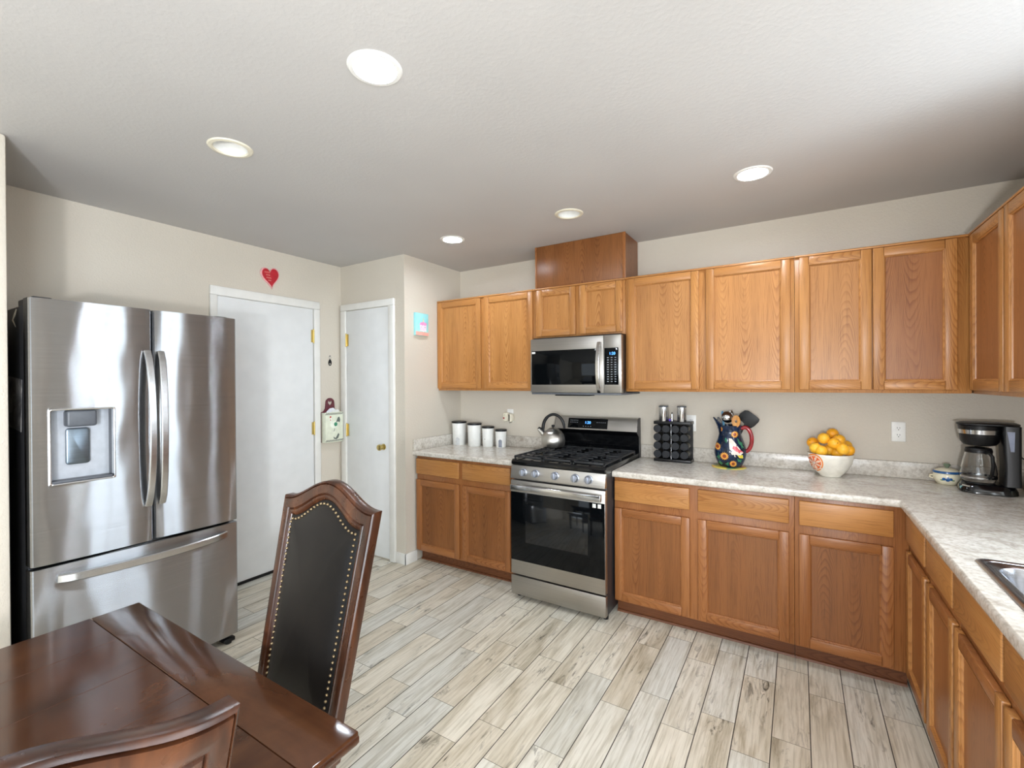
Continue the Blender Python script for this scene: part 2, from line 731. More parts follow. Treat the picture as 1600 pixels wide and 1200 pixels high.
# ================================================================== the setting
# floor: wood-look tile planks in courses along y, joints staggered course by course
PW, PL = 0.1372, 0.5525
fm = MB()
lay = []
k = -26
while 2.609 + PW * k < XR + 0.1:
    xa = 2.609 + PW * k
    xb = xa + PW
    ph = -0.863 if k % 2 else -1.255
    y = ph + PL * 3
    while y > YB - 0.3:
        ya, yb = y - PL, y
        y = ya
        if ya > 0.05 or xb < XL - 0.1 or xa > XR + 0.1:
            continue
        g = 0.0020
        x0, x1 = max(xa + g, XL - 0.1), min(xb - g, XR + 0.1)
        y0, y1 = max(ya + g * 0.5, YB - 0.1), min(yb - g * 0.5, 0.1)
        if x1 - x0 < 0.002 or y1 - y0 < 0.002:
            continue
        fm.bm.faces.new([fm.bm.verts.new(p) for p in ((x0, y0, 0), (x1, y0, 0), (x1, y1, 0), (x0, y1, 0))])
        lay.append(random.random())
    k += 1
npl = len(fm.bm.faces)
fm.box(XL - 0.12, XR + 0.12, YB - 0.12, 0.12, -0.08, -0.0012, mi=1)
floor = fm.build('floor', [floor_m, grout_m])
at = floor.data.attributes.new('plank', 'FLOAT', 'FACE')
for i in range(len(floor.data.polygons)):
    at.data[i].value = lay[i] if i < npl else 0.0
struct(floor)

LIGHTS = [(1.520, -2.375, True), (0.582, -2.361, False), (0.573, -0.814, True), (1.503, -0.820, False), (2.516, -0.827, True)]
HR = 0.070
cb = bmesh.new()
edges = []


def loop2d(pts, z):
    vs = [cb.verts.new((p[0], p[1], z)) for p in pts]
    return [cb.edges.new((vs[i], vs[(i + 1) % len(vs)])) for i in range(len(vs))]


edges += loop2d([(XL - 0.12, YB - 0.12), (XR + 0.12, YB - 0.12), (XR + 0.12, 0.12), (XL - 0.12, 0.12)], ZC)
for lx, ly, on in LIGHTS:
    edges += loop2d([(lx + HR * math.cos(2 * PI * i / 40), ly + HR * math.sin(2 * PI * i / 40)) for i in range(40)], ZC)
bmesh.ops.triangle_fill(cb, use_beauty=True, use_dissolve=False, edges=edges)
for f in list(cb.faces):
    c = f.calc_center_median()
    if any((c.x - lx) ** 2 + (c.y - ly) ** 2 < (HR * 0.9) ** 2 for lx, ly, on in LIGHTS):
        cb.faces.remove(f)
r = bmesh.ops.extrude_face_region(cb, geom=list(cb.faces))
for v in [g for g in r['geom'] if isinstance(g, bmesh.types.BMVert)]:
    v.co.z += 0.14
cm = MB()
cm.bm.free()
cm.bm = cb
struct(cm.build('ceiling', ceil_m))

T = 0.12
struct(MB().box(XL - T, XR + T, 0, T, 0, ZC).build('wall_back', wall_m))
struct(MB().box(XL - T, XL, YB, YP, 0, ZC).build('wall_left', wall_m))
# pantry closet: front wall and the side wall that the short worktop dies into
struct(MB().box(XL - T, -0.1, YP, YP + 0.1, 0, ZC).build('wall_pantry', wall_m))
pw = MB().box(-0.1, 0, YP, 0, 0, ZC)
struct(pw.build('wall_side', wall_m))
# end wall that screens the refrigerator
struct(MB().box(XL, -0.082, -3.03, -2.916, 0, ZC, bev=0.012).build('wall_stub', wall_m))
# wall with the sink window and the patio door
rm = MB()
rm.box(XR, XR + T, -1.27, 0.12, 0, ZC)
rm.box(XR, XR + T, -2.02, -1.27, 0, 1.06)
rm.box(XR, XR + T, -2.02, -1.27, 2.30, ZC)
rm.box(XR, XR + T, -4.00, -2.02, 0, ZC)
rm.box(XR, XR + T, -5.70, -4.00, 2.10, ZC)
rm.box(XR, XR + T, YB, -5.70, 0, ZC)
struct(rm.build('wall_right', wall_m))
bm_ = MB()
bm_.box(XL - T, 0.1, YB - T, YB, 0, ZC)
bm_.box(2.7, XR + T, YB - T, YB, 0, ZC)
bm_.box(0.1, 2.7, YB - T, YB, 0, 0.4)
bm_.box(0.1, 2.7, YB - T, YB, 2.3, ZC)
struct(bm_.build('wall_front', wall_m))
wf = MB()
for y0, y1, z0, z1 in ((-2.02, -1.27, 1.06, 1.10), (-2.02, -1.27, 2.26, 2.30), (-2.02, -1.985, 1.06, 2.30), (-1.305, -1.27, 1.06, 2.30), (-1.60, -1.57, 1.06, 2.30)):
    wf.box(XR + 0.02, XR + 0.06, y0, y1, z0, z1)
struct(wf.build('window_1', trim_m))
wf = MB()
for y0, y1, z0, z1 in ((-5.70, -4.00, 0.0, 0.06), (-5.70, -4.00, 2.04, 2.10), (-5.70, -5.63, 0, 2.1), (-4.07, -4.00, 0, 2.1), (-4.90, -4.80, 0, 2.1)):
    wf.box(XR + 0.02, XR + 0.06, y0, y1, z0, z1)
struct(wf.build('door_3', trim_m))
wf = MB()
for x0, x1, z0, z1 in ((0.1, 2.7, 0.4, 0.45), (0.1, 2.7, 2.25, 2.3), (0.1, 0.15, 0.4, 2.3), (2.65, 2.7, 0.4, 2.3), (1.37, 1.43, 0.4, 2.3)):
    wf.box(x0, x1, YB - 0.06, YB - 0.02, z0, z1)
struct(wf.build('window_2', trim_m))


def hinge(parent, x, y, z, face):
    m = MB()
    h = 0.105
    if face == 'x':
        m.cyl((x + 0.006, y, z - h / 2), 0.0065, h, seg=12)
        m.cyl((x + 0.006, y, z - h / 2 - 0.008), 0.0045, h + 0.016, seg=10)
        m.box(x - 0.004, x + 0.002, y - 0.022, y - 0.004, z - h / 2, z + h / 2)
    else:
        m.cyl((x, y - 0.006, z - h / 2), 0.0065, h, seg=12)
        m.cyl((x, y - 0.006, z - h / 2 - 0.008), 0.0045, h + 0.016, seg=10)
        m.box(x + 0.004, x + 0.024, y - 0.002, y + 0.004, z - h / 2, z + h / 2)
    o = m.build('hinge', brass_m, parent)
    o['label'] = 'brass hinge'
    return o


# entry door (door_1), in the wall beside the refrigerator
d1 = struct(MB().box(XL + 0.001, XL + 0.010, -1.772, -1.017, 0.022, 2.102, bev=0.002).build('door_1', door_m))
cm = MB()
for y0, y1, z0, z1 in ((-1.822, -1.774, 0, 2.106), (-1.012, -0.956, 0, 2.106), (-1.822, -0.956, 2.106, 2.170)):
    cm.box(XL + 0.0005, XL + 0.022, y0, y1, z0, z1, bev=0.006)
cm.box(XL + 0.0005, XL + 0.014, -1.776, -1.010, 2.1045, 2.108)
cm.build('door_frame', trim_m, d1)
sw = MB().box(XL + 0.001, XL + 0.016, -1.770, -1.018, 0.002, 0.021).build('door_sweep', black_m, d1)
for z in (1.876, 1.097, 0.30):
    hinge(d1, XL + 0.010, -1.0145, z, 'x')
# pantry door (door_2)
d2 = struct(MB().box(-0.695, -0.168, YP - 0.010, YP - 0.001, 0.012, 2.112, bev=0.002).build('door_2', door_m))
cm = MB()
for x0, x1, z0, z1 in ((-0.765, -0.699, 0, 2.116), (-0.164, -0.102, 0, 2.116), (-0.765, -0.102, 2.116, 2.172)):
    cm.box(x0, x1, YP - 0.026, YP - 0.0005, z0, z1, bev=0.006)
cm.build('door_frame', trim_m, d2)
for z in (1.857, 1.063, 0.30):
    hinge(d2, -0.697, YP - 0.012, z, 'y')
kn = MB()
kn.lathe([(0.026, -0.0005), (0.026, -0.006), (0.012, -0.010), (0.010, -0.026), (0.018, -0.032), (0.026, -0.044), (0.024, -0.056), (0.012, -0.062)], (-0.238, YP - 0.010, 0.942), 24, 'y')
ko = kn.build('door_knob', brass_m, d2)
ko['label'] = 'round brass door knob'

# baseboards
struct(MB().box(-0.102, 0.0135, YP - 0.014, YP, 0, 0.088, bev=0.003).box(0.0, 0.014, YP - 0.014, -0.611, 0, 0.088, bev=0.003).build('baseboard_side', trim_m))
struct(MB().box(XL, XL + 0.014, -0.955, YP, 0, 0.088, bev=0.003).box(XL, XL + 0.014, -2.916, -1.823, 0, 0.088, bev=0.003).build('baseboard_left', trim_m))

# recessed ceiling lights
LLAB = ['lit ceiling downlight nearest the camera, the largest in view',
        'unlit ceiling downlight above the refrigerator, white inside its ring',
        'lit ceiling downlight near the pantry wall, by the short wall cabinets',
        'unlit ceiling downlight in front of the wooden duct cover',
        'lit ceiling downlight in front of the long row of wall cabinets']
for (lx, ly, on), lab in zip(LIGHTS, LLAB):
    t = thing('ceiling_downlight', lab, 'ceiling light', (lx, ly, ZC), None, 'recessed lights in the kitchen ceiling')
    m = MB()
    seg = 48
    pr = [(0.066, 0.012), (0.066, -0.002), (0.070, -0.006), (0.084, -0.0045), (0.089, 0.0), (0.089, -0.0005 + 0.0005)]
    m.lathe(pr, (lx, ly, ZC), seg, cap0=False, cap1=False)
    m.build('trim_ring', ivory_m if not on else white_m, t)
    if on:
        MB().lathe([(0.0005, 0.006), (0.062, 0.006), (0.0655, 0.009), (0.0655, 0.014)], (lx, ly, ZC), seg, cap1=False).build('lens', lens_m, t)
    else:
        MB().lathe([(0.0655, 0.0), (0.060, 0.045), (0.045, 0.095), (0.001, 0.096)], (lx, ly, ZC), seg, cap0=False).build('reflector', white_m, t)
        MB().lathe([(0.001, 0.050), (0.028, 0.054), (0.038, 0.066), (0.034, 0.08), (0.018, 0.095)], (lx + 0.012, ly + 0.006, ZC), 24).build('bulb', grey_m, t)


# ================================================================== cabinets
def cab_door(parent, F, axis, a0, a1, z0, z1, mats, fw=0.046, panel=None):
    V, H = mats
    def B(m, u0, u1, dd0, dd1, v0, v1, bev, mi):
        if axis == 'y':
            m.box(u0, u1, F + 0.02 - dd1, F + 0.02 - dd0, v0, v1, bev, 2, mi)
        else:
            m.box(F + 0.02 - dd1, F + 0.02 - dd0, u0, u1, v0, v1, bev, 2, mi)
    m = MB()
    a0, a1 = min(a0, a1), max(a0, a1)
    B(m, a0, a0 + fw, 0.0005, 0.02, z0, z1, 0.004, 0)
    B(m, a1 - fw, a1, 0.0005, 0.02, z0, z1, 0.004, 0)
    B(m, a0 + fw, a1 - fw, 0.0005, 0.0197, z1 - fw, z1, 0.004, 1)
    B(m, a0 + fw, a1 - fw, 0.0005, 0.0197, z0, z0 + fw, 0.004, 1)
    lo = []
    for ins, dd in ((fw - 0.001, 0.0192), (fw + 0.002, 0.0187), (fw + 0.0035, 0.0150), (fw + 0.0075, 0.0125), (fw + 0.009, 0.0060), (fw + 0.0095, 0.004)):
        q = [(a0 + ins, z0 + ins), (a1 - ins, z0 + ins), (a1 - ins, z1 - ins), (a0 + ins, z1 - ins)]
        lo.append([(u, F + 0.02 - dd, v) if axis == 'y' else (F + 0.02 - dd, u, v) for u, v in q])
    m.loft(lo, False, False)
    d = m.build('door', [V, H], parent, ang=25)
    p = MB()
    B(p, a0 + fw - 0.004, a1 - fw + 0.004, 0.001, 0.0072, z0 + fw - 0.004, z1 - fw + 0.004, 0, 0)
    p.build('panel', panel or V, d)
    return d


def drawer_front(parent, F, axis, a0, a1, z0, z1, H):
    m = MB()
    a0, a1 = min(a0, a1), max(a0, a1)
    if axis == 'y':
        m.box(a0, a1, F, F + 0.0195, z0, z1, bev=0.005, seg=3)
    else:
        m.box(F, F + 0.0195, a0, a1, z0, z1, bev=0.005, seg=3)
    return m.build('drawer', H, parent)


G_UP = 'oak wall cabinets'
G_LO = 'oak base cabinets'
ZUT, ZUB = 2.1785, 1.4257


def wall_cab(label, x0, x1, doors, z_low=1.408, zd=ZUB, trim=True):
    c = thing('wall_cabinet', label, 'cabinet', ((x0 + x1) / 2, -0.16, z_low), None, G_UP)
    MB().box(x0 + 0.0006, x1 - 0.0006, -0.299, -0.001, z_low, 2.180).build('carcass', oakDV, c)
    MB().box(x0 + 0.0003, x1 - 0.0003, -0.317, -0.299, z_low, 2.180, bev=0.001).build('face_frame', oakV, c)
    MB().box(x0 + 0.0003, x1 - 0.0003, -0.336, -0.001, 2.1803, 2.192, bev=0.003).build('top_trim', oakH, c)
    for a0, a1, mats, pan in doors:
        cab_door(c, -0.337, 'y', a0, a1, zd, ZUT, mats, panel=pan)
    return c


HON = (oakV, oakH)
RED = (oakRV, oakRH)
wall_cab('two-door honey oak wall cabinet above the white canisters', 0.002, 0.984,
         [(0.004, 0.4721, HON, None), (0.5079, 0.9668, HON, None)])
wall_cab('short two-door oak wall cabinet directly above the microwave', 0.985, 1.695,
         [(1.0018, 1.3252, HON, None), (1.3595, 1.6769, HON, None)], 1.806, 1.8228)
wall_cab('two-door oak wall cabinet beside the microwave, above the spice rack', 1.696, 2.690,
         [(1.7159, 2.1731, HON, None), (2.215, 2.670, HON, None)])
wall_cab('oak wall cabinet with one pale and one reddish door, above the bowl of oranges', 2.691, 3.4335,
         [(2.713, 3.0411, HON, None), (3.0466, 3.3788, HON, oakRV)])
# wall cabinet run on the window wall
c = thing('wall_cabinet', 'oak wall cabinet on the window wall, above the coffee maker', 'cabinet', (3.6, -0.80, 1.408), None, G_UP)
MB().box(3.4536, XR - 0.001, -1.250, -0.002, 1.408, 2.180).build('carcass', oakDV, c)
MB().box(3.4356, 3.4534, -1.250, -0.338, 1.408, 2.180, bev=0.001).build('face_frame', oakV, c)
MB().box(3.4156, XR - 0.001, -1.250, -0.338, 2.1803, 2.192, bev=0.003).build('top_trim', oakH, c)
cab_door(c, 3.4156, 'x', -0.779, -0.352, ZUB, ZUT, HON, panel=oakRV)
cab_door(c, 3.4156, 'x', -1.225, -0.797, ZUB, ZUT, HON, panel=oakRV)

# duct cover above the microwave cabinet
dc = thing('duct_cover', 'brown wooden box on top of the wall cabinets, reaching the ceiling', 'cabinet box', (1.336, -0.16, 2.193))
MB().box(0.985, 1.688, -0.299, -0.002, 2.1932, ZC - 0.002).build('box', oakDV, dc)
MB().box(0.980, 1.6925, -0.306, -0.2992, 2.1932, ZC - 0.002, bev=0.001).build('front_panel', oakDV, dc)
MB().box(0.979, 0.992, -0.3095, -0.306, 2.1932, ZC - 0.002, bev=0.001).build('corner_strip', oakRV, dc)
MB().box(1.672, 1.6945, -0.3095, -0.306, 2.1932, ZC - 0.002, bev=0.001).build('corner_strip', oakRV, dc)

ZDT, ZDB, ZPT, ZPB = 0.853, 0.7265, 0.681, 0.101


def base_cab(label, x0, x1, cols, kick=True):
    c = thing('base_cabinet', label, 'cabinet', ((x0 + x1) / 2, -0.3, 0), None, G_LO)
    MB().box(x0 + 0.0006, x1 - 0.0006, -0.590, -0.002, 0.088, 0.875).build('carcass', oakDV, c)
    MB().box(x0 + 0.0003, x1 - 0.0003, -0.608, -0.590, 0.088, 0.875, bev=0.001).build('face_frame', oakRV, c)
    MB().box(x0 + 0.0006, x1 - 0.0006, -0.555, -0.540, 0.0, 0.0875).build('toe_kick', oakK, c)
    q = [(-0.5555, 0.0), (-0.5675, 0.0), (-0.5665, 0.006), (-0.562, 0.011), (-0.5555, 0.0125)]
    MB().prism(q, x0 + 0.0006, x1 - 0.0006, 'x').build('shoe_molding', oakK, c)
    for a0, a1 in cols:
        drawer_front(c, -0.628, 'y', a0, a1, ZDB, ZDT, oakH)
        cab_door(c, -0.628, 'y', a0, a1, ZPB, ZPT, (oakRV, oakRH), panel=oakDV)
    return c


base_cab('two-door oak base cabinet under the white canisters', 0.016, 1.028, [(0.0191, 0.4657), (0.5003, 0.9374)])
base_cab('two-door oak base cabinet beside the range, under the spice rack', 1.7125, 2.688, [(1.7175, 2.1679), (2.2132, 2.6642)])
base_cab('oak base cabinet with one door in the corner, under the bowl of oranges', 2.689, 3.1505, [(2.7088, 3.092)])


def side_cab(label, y0, y1, cols):
    c = thing('base_cabinet', label, 'cabinet', (3.45, (y0 + y1) / 2, 0), None, G_LO)
    MB().box(3.169, XR - 0.002, y0 + 0.0006, y1 - 0.0006, 0.088, 0.735 if 'sink' in label else 0.875).build('carcass', oakDV, c)
    MB().box(3.151, 3.169, y0 + 0.0003, y1 - 0.0003, 0.088, 0.875, bev=0.001).build('face_frame', oakRV, c)
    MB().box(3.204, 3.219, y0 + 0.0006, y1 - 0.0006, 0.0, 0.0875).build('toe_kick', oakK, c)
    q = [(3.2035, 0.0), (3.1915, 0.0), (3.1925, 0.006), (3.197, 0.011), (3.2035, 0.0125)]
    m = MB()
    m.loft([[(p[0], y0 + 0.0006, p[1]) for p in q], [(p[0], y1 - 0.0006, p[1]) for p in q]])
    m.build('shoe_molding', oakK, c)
    for a0, a1 in cols:
        drawer_front(c, 3.131, 'x', a0, a1, ZDB, ZDT, oakH)
        cab_door(c, 3.131, 'x', a0, a1, ZPB, ZPT, (oakV, oakRH), panel=oakRV)
    return c


side_cab('two-door oak base cabinet between the corner and the basin', -1.4125, -0.6095, [(-1.0104, -0.6499), (-1.4017, -1.0489)])
side_cab('oak sink base cabinet under the steel basin', -2.275, -1.4135, [(-1.8336, -1.4246), (-2.262, -1.8536)])
side_cab('oak base cabinet past the basin, at the end of the run', -2.62, -2.276, [(-2.605, -2.285)])

# ================================================================== worktops
def worktop(name, label, outer, holes, splashes, front_test):
    b = bmesh.new()
    es = []
    for lp in [outer] + holes:
        vs = [b.verts.new((p[0], p[1], 0.914)) for p in lp]
        es += [b.edges.new((vs[i], vs[(i + 1) % len(vs)])) for i in range(len(vs))]
    bmesh.ops.triangle_fill(b, use_beauty=True, use_dissolve=False, edges=es)
    for h in holes:
        hx = [p[0] for p in h]
        hy = [p[1] for p in h]
        for f in list(b.faces):
            q = f.calc_center_median()
            if min(hx) < q.x < max(hx) and min(hy) < q.y < max(hy):
                b.faces.remove(f)
    r = bmesh.ops.extrude_face_region(b, geom=list(b.faces))
    for v in [g for g in r['geom'] if isinstance(g, bmesh.types.BMVert)]:
        v.co.z = 0.876
    bmesh.ops.recalc_face_normals(b, faces=b.faces)
    ed = []
    for e in b.edges:
        if abs(e.verts[0].co.z - e.verts[1].co.z) > 1e-6 or len(e.link_faces) != 2:
            continue
        n0, n1 = e.link_faces[0].normal, e.link_faces[1].normal
        if abs(n0.dot(n1)) < 0.5:
            mid = (e.verts[0].co + e.verts[1].co) / 2
            if front_test(mid):
                ed.append(e)
    bmesh.ops.bevel(b, geom=ed, offset=0.011, segments=4, affect='EDGES', profile=0.5)
    t = thing(name, label, 'worktop', (outer[0][0], outer[0][1], 0.876))
    m = MB()
    m.bm.free()
    m.bm = b
    m.build('slab', lam_m, t)
    for s_ in splashes:
        MB().box(*s_, bev=0.003).build('backsplash', lam_m, t)
    return t


worktop('worktop', 'short mottled beige stone worktop between the pantry wall and the range',
        [(0.001, -0.001), (1.029, -0.001), (1.029, -0.648), (0.001, -0.648)], [],
        [(0.0215, 1.029, -0.021, -0.001, 0.9142, 1.008), (0.001, 0.021, -0.646, -0.001, 0.9142, 1.008)],
        lambda p: p.y < -0.6)
SK = rrect(3.190, 3.612, -2.205, -1.462, 0.05)
worktop('worktop', 'long L-shaped mottled beige stone worktop with the basin set in it',
        [(1.7105, -0.001), (XR - 0.001, -0.001), (XR - 0.001, -2.62), (3.111, -2.62), (3.111, -0.648), (1.7105, -0.648)], [SK],
        [(1.7105, XR - 0.022, -0.021, -0.001, 0.9142, 1.008), (XR - 0.021, XR - 0.001, -2.62, -0.001, 0.9142, 1.008)],
        lambda p: (p.y < -0.6 and p.x < 3.15) and not (3.12 < p.x < 3.7 and p.y < -1.0 and p.x > 3.13))

# drop-in basin
sk = thing('kitchen_sink', 'stainless steel drop-in basin set in the worktop by the window wall', 'sink', (3.40, -1.83, 0.914))
def rl(ins, z, r):
    return [(p[0], p[1], z) for p in rrect(3.171 + ins, 3.632 - ins, -2.222 + ins, -1.441 - ins, r, 6)]
m = MB()
m.loft([rl(0, 0.9143, 0.03), rl(0.002, 0.918, 0.03), rl(0.007, 0.9205, 0.03), rl(0.018, 0.9205, 0.028), rl(0.021, 0.9175, 0.028)], True, False)
bmesh.ops.delete(m.bm, geom=[f for f in m.bm.faces if len(f.verts) > 4], context='FACES')
m.loft([rl(0.021, 0.9175, 0.028), rl(0.032, 0.9165, 0.045), rl(0.040, 0.911, 0.05)], False, False)
m.build('rim', sink_m, sk, ang=60)
m = MB()
m.loft([rl(0.040, 0.911, 0.05), rl(0.046, 0.890, 0.055), rl(0.052, 0.78, 0.06), rl(0.062, 0.757, 0.06), rl(0.085, 0.748, 0.05), rl(0.2, 0.746, 0.02)], False, True)
m.build('bowl', sink_m, sk, ang=60)
MB().cyl((3.40, -1.83, 0.7465), 0.045, 0.004, bev=0.0015).build('drain', chrome_m, sk)

# ================================================================== refrigerator
fr = thing('refrigerator', 'tall stainless french-door refrigerator with a water dispenser, screened by the end wall', 'refrigerator', (-0.40, -2.448, 0))
MB().box(-0.752, -0.108, -2.862, -2.034, 0.035, 1.826, bev=0.006).build('case', case_m, fr)


def fridge_front(y0, y1, z0, z1, bulge=0.007, skew=0.030):
    n = 16
    P = [(-0.106, y1), (-0.106, y0)]
    for i in range(n + 1):
        t = i / n
        y = y0 + (y1 - y0) * t
        x = -0.036 + bulge * (1 - (2 * t - 1) ** 2) + skew * (t - 0.5) * (y1 - y0)
        if i == 0:
            P += [(x - 0.016, y0), (x - 0.006, y0 + 0.0035)]
        P.append((x, y0 + 0.010 + (y1 - y0 - 0.020) * t))
        if i == n:
            P += [(x - 0.006, y1 - 0.0035), (x - 0.016, y1)]
    return MB().prism(P, z0, z1, 'z', bev=0.003)


dl = fridge_front(-2.868, -2.4335, 0.702, 1.850).build('door', steel_f, fr, ang=28)
dl['label'] = 'door with the water dispenser'
dr = fridge_front(-2.4290, -2.028, 0.702, 1.850).build('door', steel_f, fr, ang=28)
fz = fridge_front(-2.868, -2.028, 0.052, 0.688, 0.010, 0.016).build('freezer_drawer', steel_f, fr, ang=28)
cut(dl, MB().box(-0.090, 0.05, -2.806, -2.588, 1.045, 1.368))
MB().box(-0.103, -0.1065, -2.85, -2.05, 0.06, 1.82).build('gasket', black_m, fr)
# dispenser
dp = MB()
RX, RB = -0.032, -0.088
y0, y1, z0, z1 = -2.806, -2.588, 1.045, 1.368
dp.box(RB - 0.001, RB, y0, y1, z0, z1)
dp.box(RB, RX - 0.006, y0, y0 + 0.002, z0, z1, mi=1)
dp.box(RB, RX - 0.006, y1 - 0.002, y1, z0, z1, mi=1)
dp.box(RB, RX - 0.006, y0, y1, z1 - 0.002, z1, mi=1)
dp.box(RB, RX - 0.006, y0, y1, z0, z0 + 0.002, mi=1)
o = dp.build('dispenser', [grey_m, greyd_m], dl)
lp = []
for ins, x in ((-0.006, -0.040), (-0.005, -0.0255), (-0.002, -0.0240), (0.002, -0.0255), (0.003, -0.0480)):
    lp.append([(x - 0.0035 * ((p[0] + 2.697) / 0.11) ** 2 * 0, p[0], p[1]) for p in rrect(y0 + ins, y1 - ins, z0 + ins, z1 - ins, 0.007, 4)])
MB().loft(lp, False, False).build('dispenser_frame', steel_p, dl)
MB().box(RB, -0.036, y0 + 0.055, y1 - 0.058, 1.290, 1.364, bev=0.01, seg=3).build('spout', greyd_m, dl)
MB().loft([[(RB + 0.003 + dx, p[0], p[1]) for p in rrect(y0 + 0.062 + i_, y1 - 0.074 - i_, 1.118 + i_, 1.282 - i_, 0.012, 4)] for dx, i_ in ((0, 0), (0.010, 0.001), (0.012, 0.004))]).build('paddle', steel('slate_paddle', (120, 132, 142), 0.35, 0), dl)
MB().box(RB, -0.032, y0 + 0.004, y1 - 0.004, z0 + 0.002, z0 + 0.012, bev=0.003).build('drip_tray', greyd_m, dl)


def fridge_handle(y, z0, z1, parent, lean):
    m = MB()
    pts = []
    n = 18
    for i in range(n + 1):
        t = i / n
        k = 1 - (2 * t - 1) ** 2
        pts.append((-0.020 + 0.052 * (k ** 0.6), y + lean * k, z0 + (z1 - z0) * t))
    m.bar(pts, 0.030, 0.016, up=(1, 0, 0), bev=0.004)
    return m.build('handle', steel_h, parent)


fridge_handle(-2.458, 0.880, 1.642, dl, 0.004)
fridge_handle(-2.402, 0.880, 1.642, dr, -0.004)
m = MB()
pts = []
for i in range(25):
    t = i / 24
    k = 1 - (2 * t - 1) ** 2
    pts.append((-0.024 + 0.050 * k ** 0.6, -2.785 + 0.690 * t, 0.634 - 0.004 * k))
m.bar(pts, 0.016, 0.036, up=(0, 0, 1), bev=0.004)
m.build('handle', steel_h, fz)
for y in (-2.82, -2.10):
    MB().box(-0.25, -0.045, y - 0.035, y + 0.030, 1.8265, 1.856, bev=0.006).build('hinge_cover', case_m, fr)
for y in (-2.80, -2.075):
    fo = MB()
    fo.box(-0.13, -0.035, y - 0.03, y + 0.03, 0.012, 0.034, bev=0.004)
    fo.cyl((-0.055, y, 0.0), 0.018, 0.014, bev=0.003)
    fo.build('foot', black_m, fr)
for y in (-2.80, -2.075):
    MB().cyl((-0.70, y, 0.0), 0.018, 0.0345).build('foot', black_m, fr)
# print and tape on the side of the refrigerator
M = Mat('photo_print', (120, 118, 116), 0.3)
f = M.noise(M.coord(), 14, 4, 0.6, 0.8)
M.col(M.ramp(f, [(0.3, (40, 40, 42)), (0.48, (96, 94, 94)), (0.62, (150, 146, 142)), (0.8, (60, 58, 60))]))
m = MB()
m.prism([(-0.40, 1.292), (-0.178, 1.272), (-0.160, 1.502), (-0.40, 1.522)], -2.8642, -2.8626, 'y')
tag(m.build('photo_print', M.m), 'dark photo print stuck to the black side of the refrigerator', 'photo')
m = MB()
m.sweep([(-0.232, -2.8632, 1.815), (-0.236, -2.868, 1.79), (-0.242, -2.873, 1.765), (-0.232, -2.866, 1.735)], [(-0.014, 0), (0.014, 0), (0.012, 0.0008), (-0.012, 0.0008)], up=(0, -1, 0), scale=[0.6, 1, 0.8, 0.25])
tag(m.build('tape_tag', ivory_m), 'curled pale tape tag near the top of the refrigerator side', 'tape')

# ================================================================== range
rg = thing('gas_range', 'stainless gas range with black oven glass between the base cabinets', 'stove', (1.374, -0.40, 0))
X0, X1 = 1.0345, 1.7095
MB().box(X0 + 0.003, X1 - 0.003, -0.733, -0.03, 0.034, 0.903, bev=0.002).build('body', plain('range_side_enamel', (40, 40, 43), 0.35), rg)
dwr = MB().box(X0, X1, -0.771, -0.7335, 0.036, 0.164, bev=0.003).build('storage_drawer', steel_r, rg)
ov = MB().box(X0, X1, -0.771, -0.7335, 0.174, 0.812, bev=0.003).build('oven_door', steel_r, rg)
MB().box(X0 + 0.002, X1 - 0.002, -0.7735, -0.7712, 0.270, 0.733, bev=0.0008).build('door_glass', glass_m, ov)
MB().box(1.150, 1.598, -0.7743, -0.7736, 0.400, 0.655, bev=0.0002).build('oven_window', glass2_m, ov)
h = MB()
h.box(X0 + 0.030, X1 - 0.006, -0.832, -0.816, 0.752, 0.795, bev=0.006, seg=3)
h.box(X0 + 0.05, X0 + 0.075, -0.818, -0.7705, 0.762, 0.786, bev=0.002)
h.box(X1 - 0.06, X1 - 0.035, -0.818, -0.7705, 0.762, 0.786, bev=0.002)
h.build('handle', steel_p, ov)
for x in (1.640, 1.674):
    s_ = MB().box(x - 0.011, x + 0.011, -0.7745, -0.7736, 0.702, 0.727, bev=0.0003).build('sticker', white_m, ov)
    s_['label'] = 'small white sticker'
cp = MB()
cp.prism([(-0.735, 0.824), (-0.774, 0.824), (-0.7745, 0.830), (-0.760, 0.912), (-0.735, 0.912)], X0, X1, 'x', bev=0.002)
cpo = cp.build('control_panel', steel_r, rg)
for x in (1.134, 1.227, 1.371, 1.512, 1.603):
    k = MB()
    yk = -0.767
    k.lathe([(0.027, 0.002), (0.027, -0.006), (0.0235, -0.008), (0.0215, -0.026), (0.019, -0.029), (0.001, -0.0295)], (x, yk, 0.870), 28, 'y')
    k.box(x - 0.005, x + 0.005, yk - 0.036, yk - 0.026, 0.849, 0.891, bev=0.002)
    k.build('knob', knob_m, cpo)
ct = MB()
ct.prism([(-0.05, 0.9035), (-0.735, 0.9035), (-0.735, 0.914), (-0.757, 0.914), (-0.764, 0.921), (-0.764, 0.936), (-0.752, 0.950), (-0.735, 0.952), (-0.725, 0.944), (-0.06, 0.944), (-0.05, 0.950)], X0 + 0.001, X1 - 0.001, 'x', bev=0.003)
ct.build('cooktop', blackg_m, rg)
for bx, by, br in ((1.15, -0.60, 0.040), (1.15, -0.25, 0.034), (1.372, -0.42, 0.044), (1.59, -0.60, 0.036), (1.59, -0.25, 0.040)):
    b = MB()
    b.lathe([(br + 0.014, 0.9442), (br + 0.012, 0.950), (br, 0.951), (br, 0.958), (br - 0.006, 0.962), (0.001, 0.963)], (bx, by, 0), 28)
    b.build('burner', iron_m, rg)
GX = [(1.045, 1.262), (1.266, 1.478), (1.482, 1.699)]
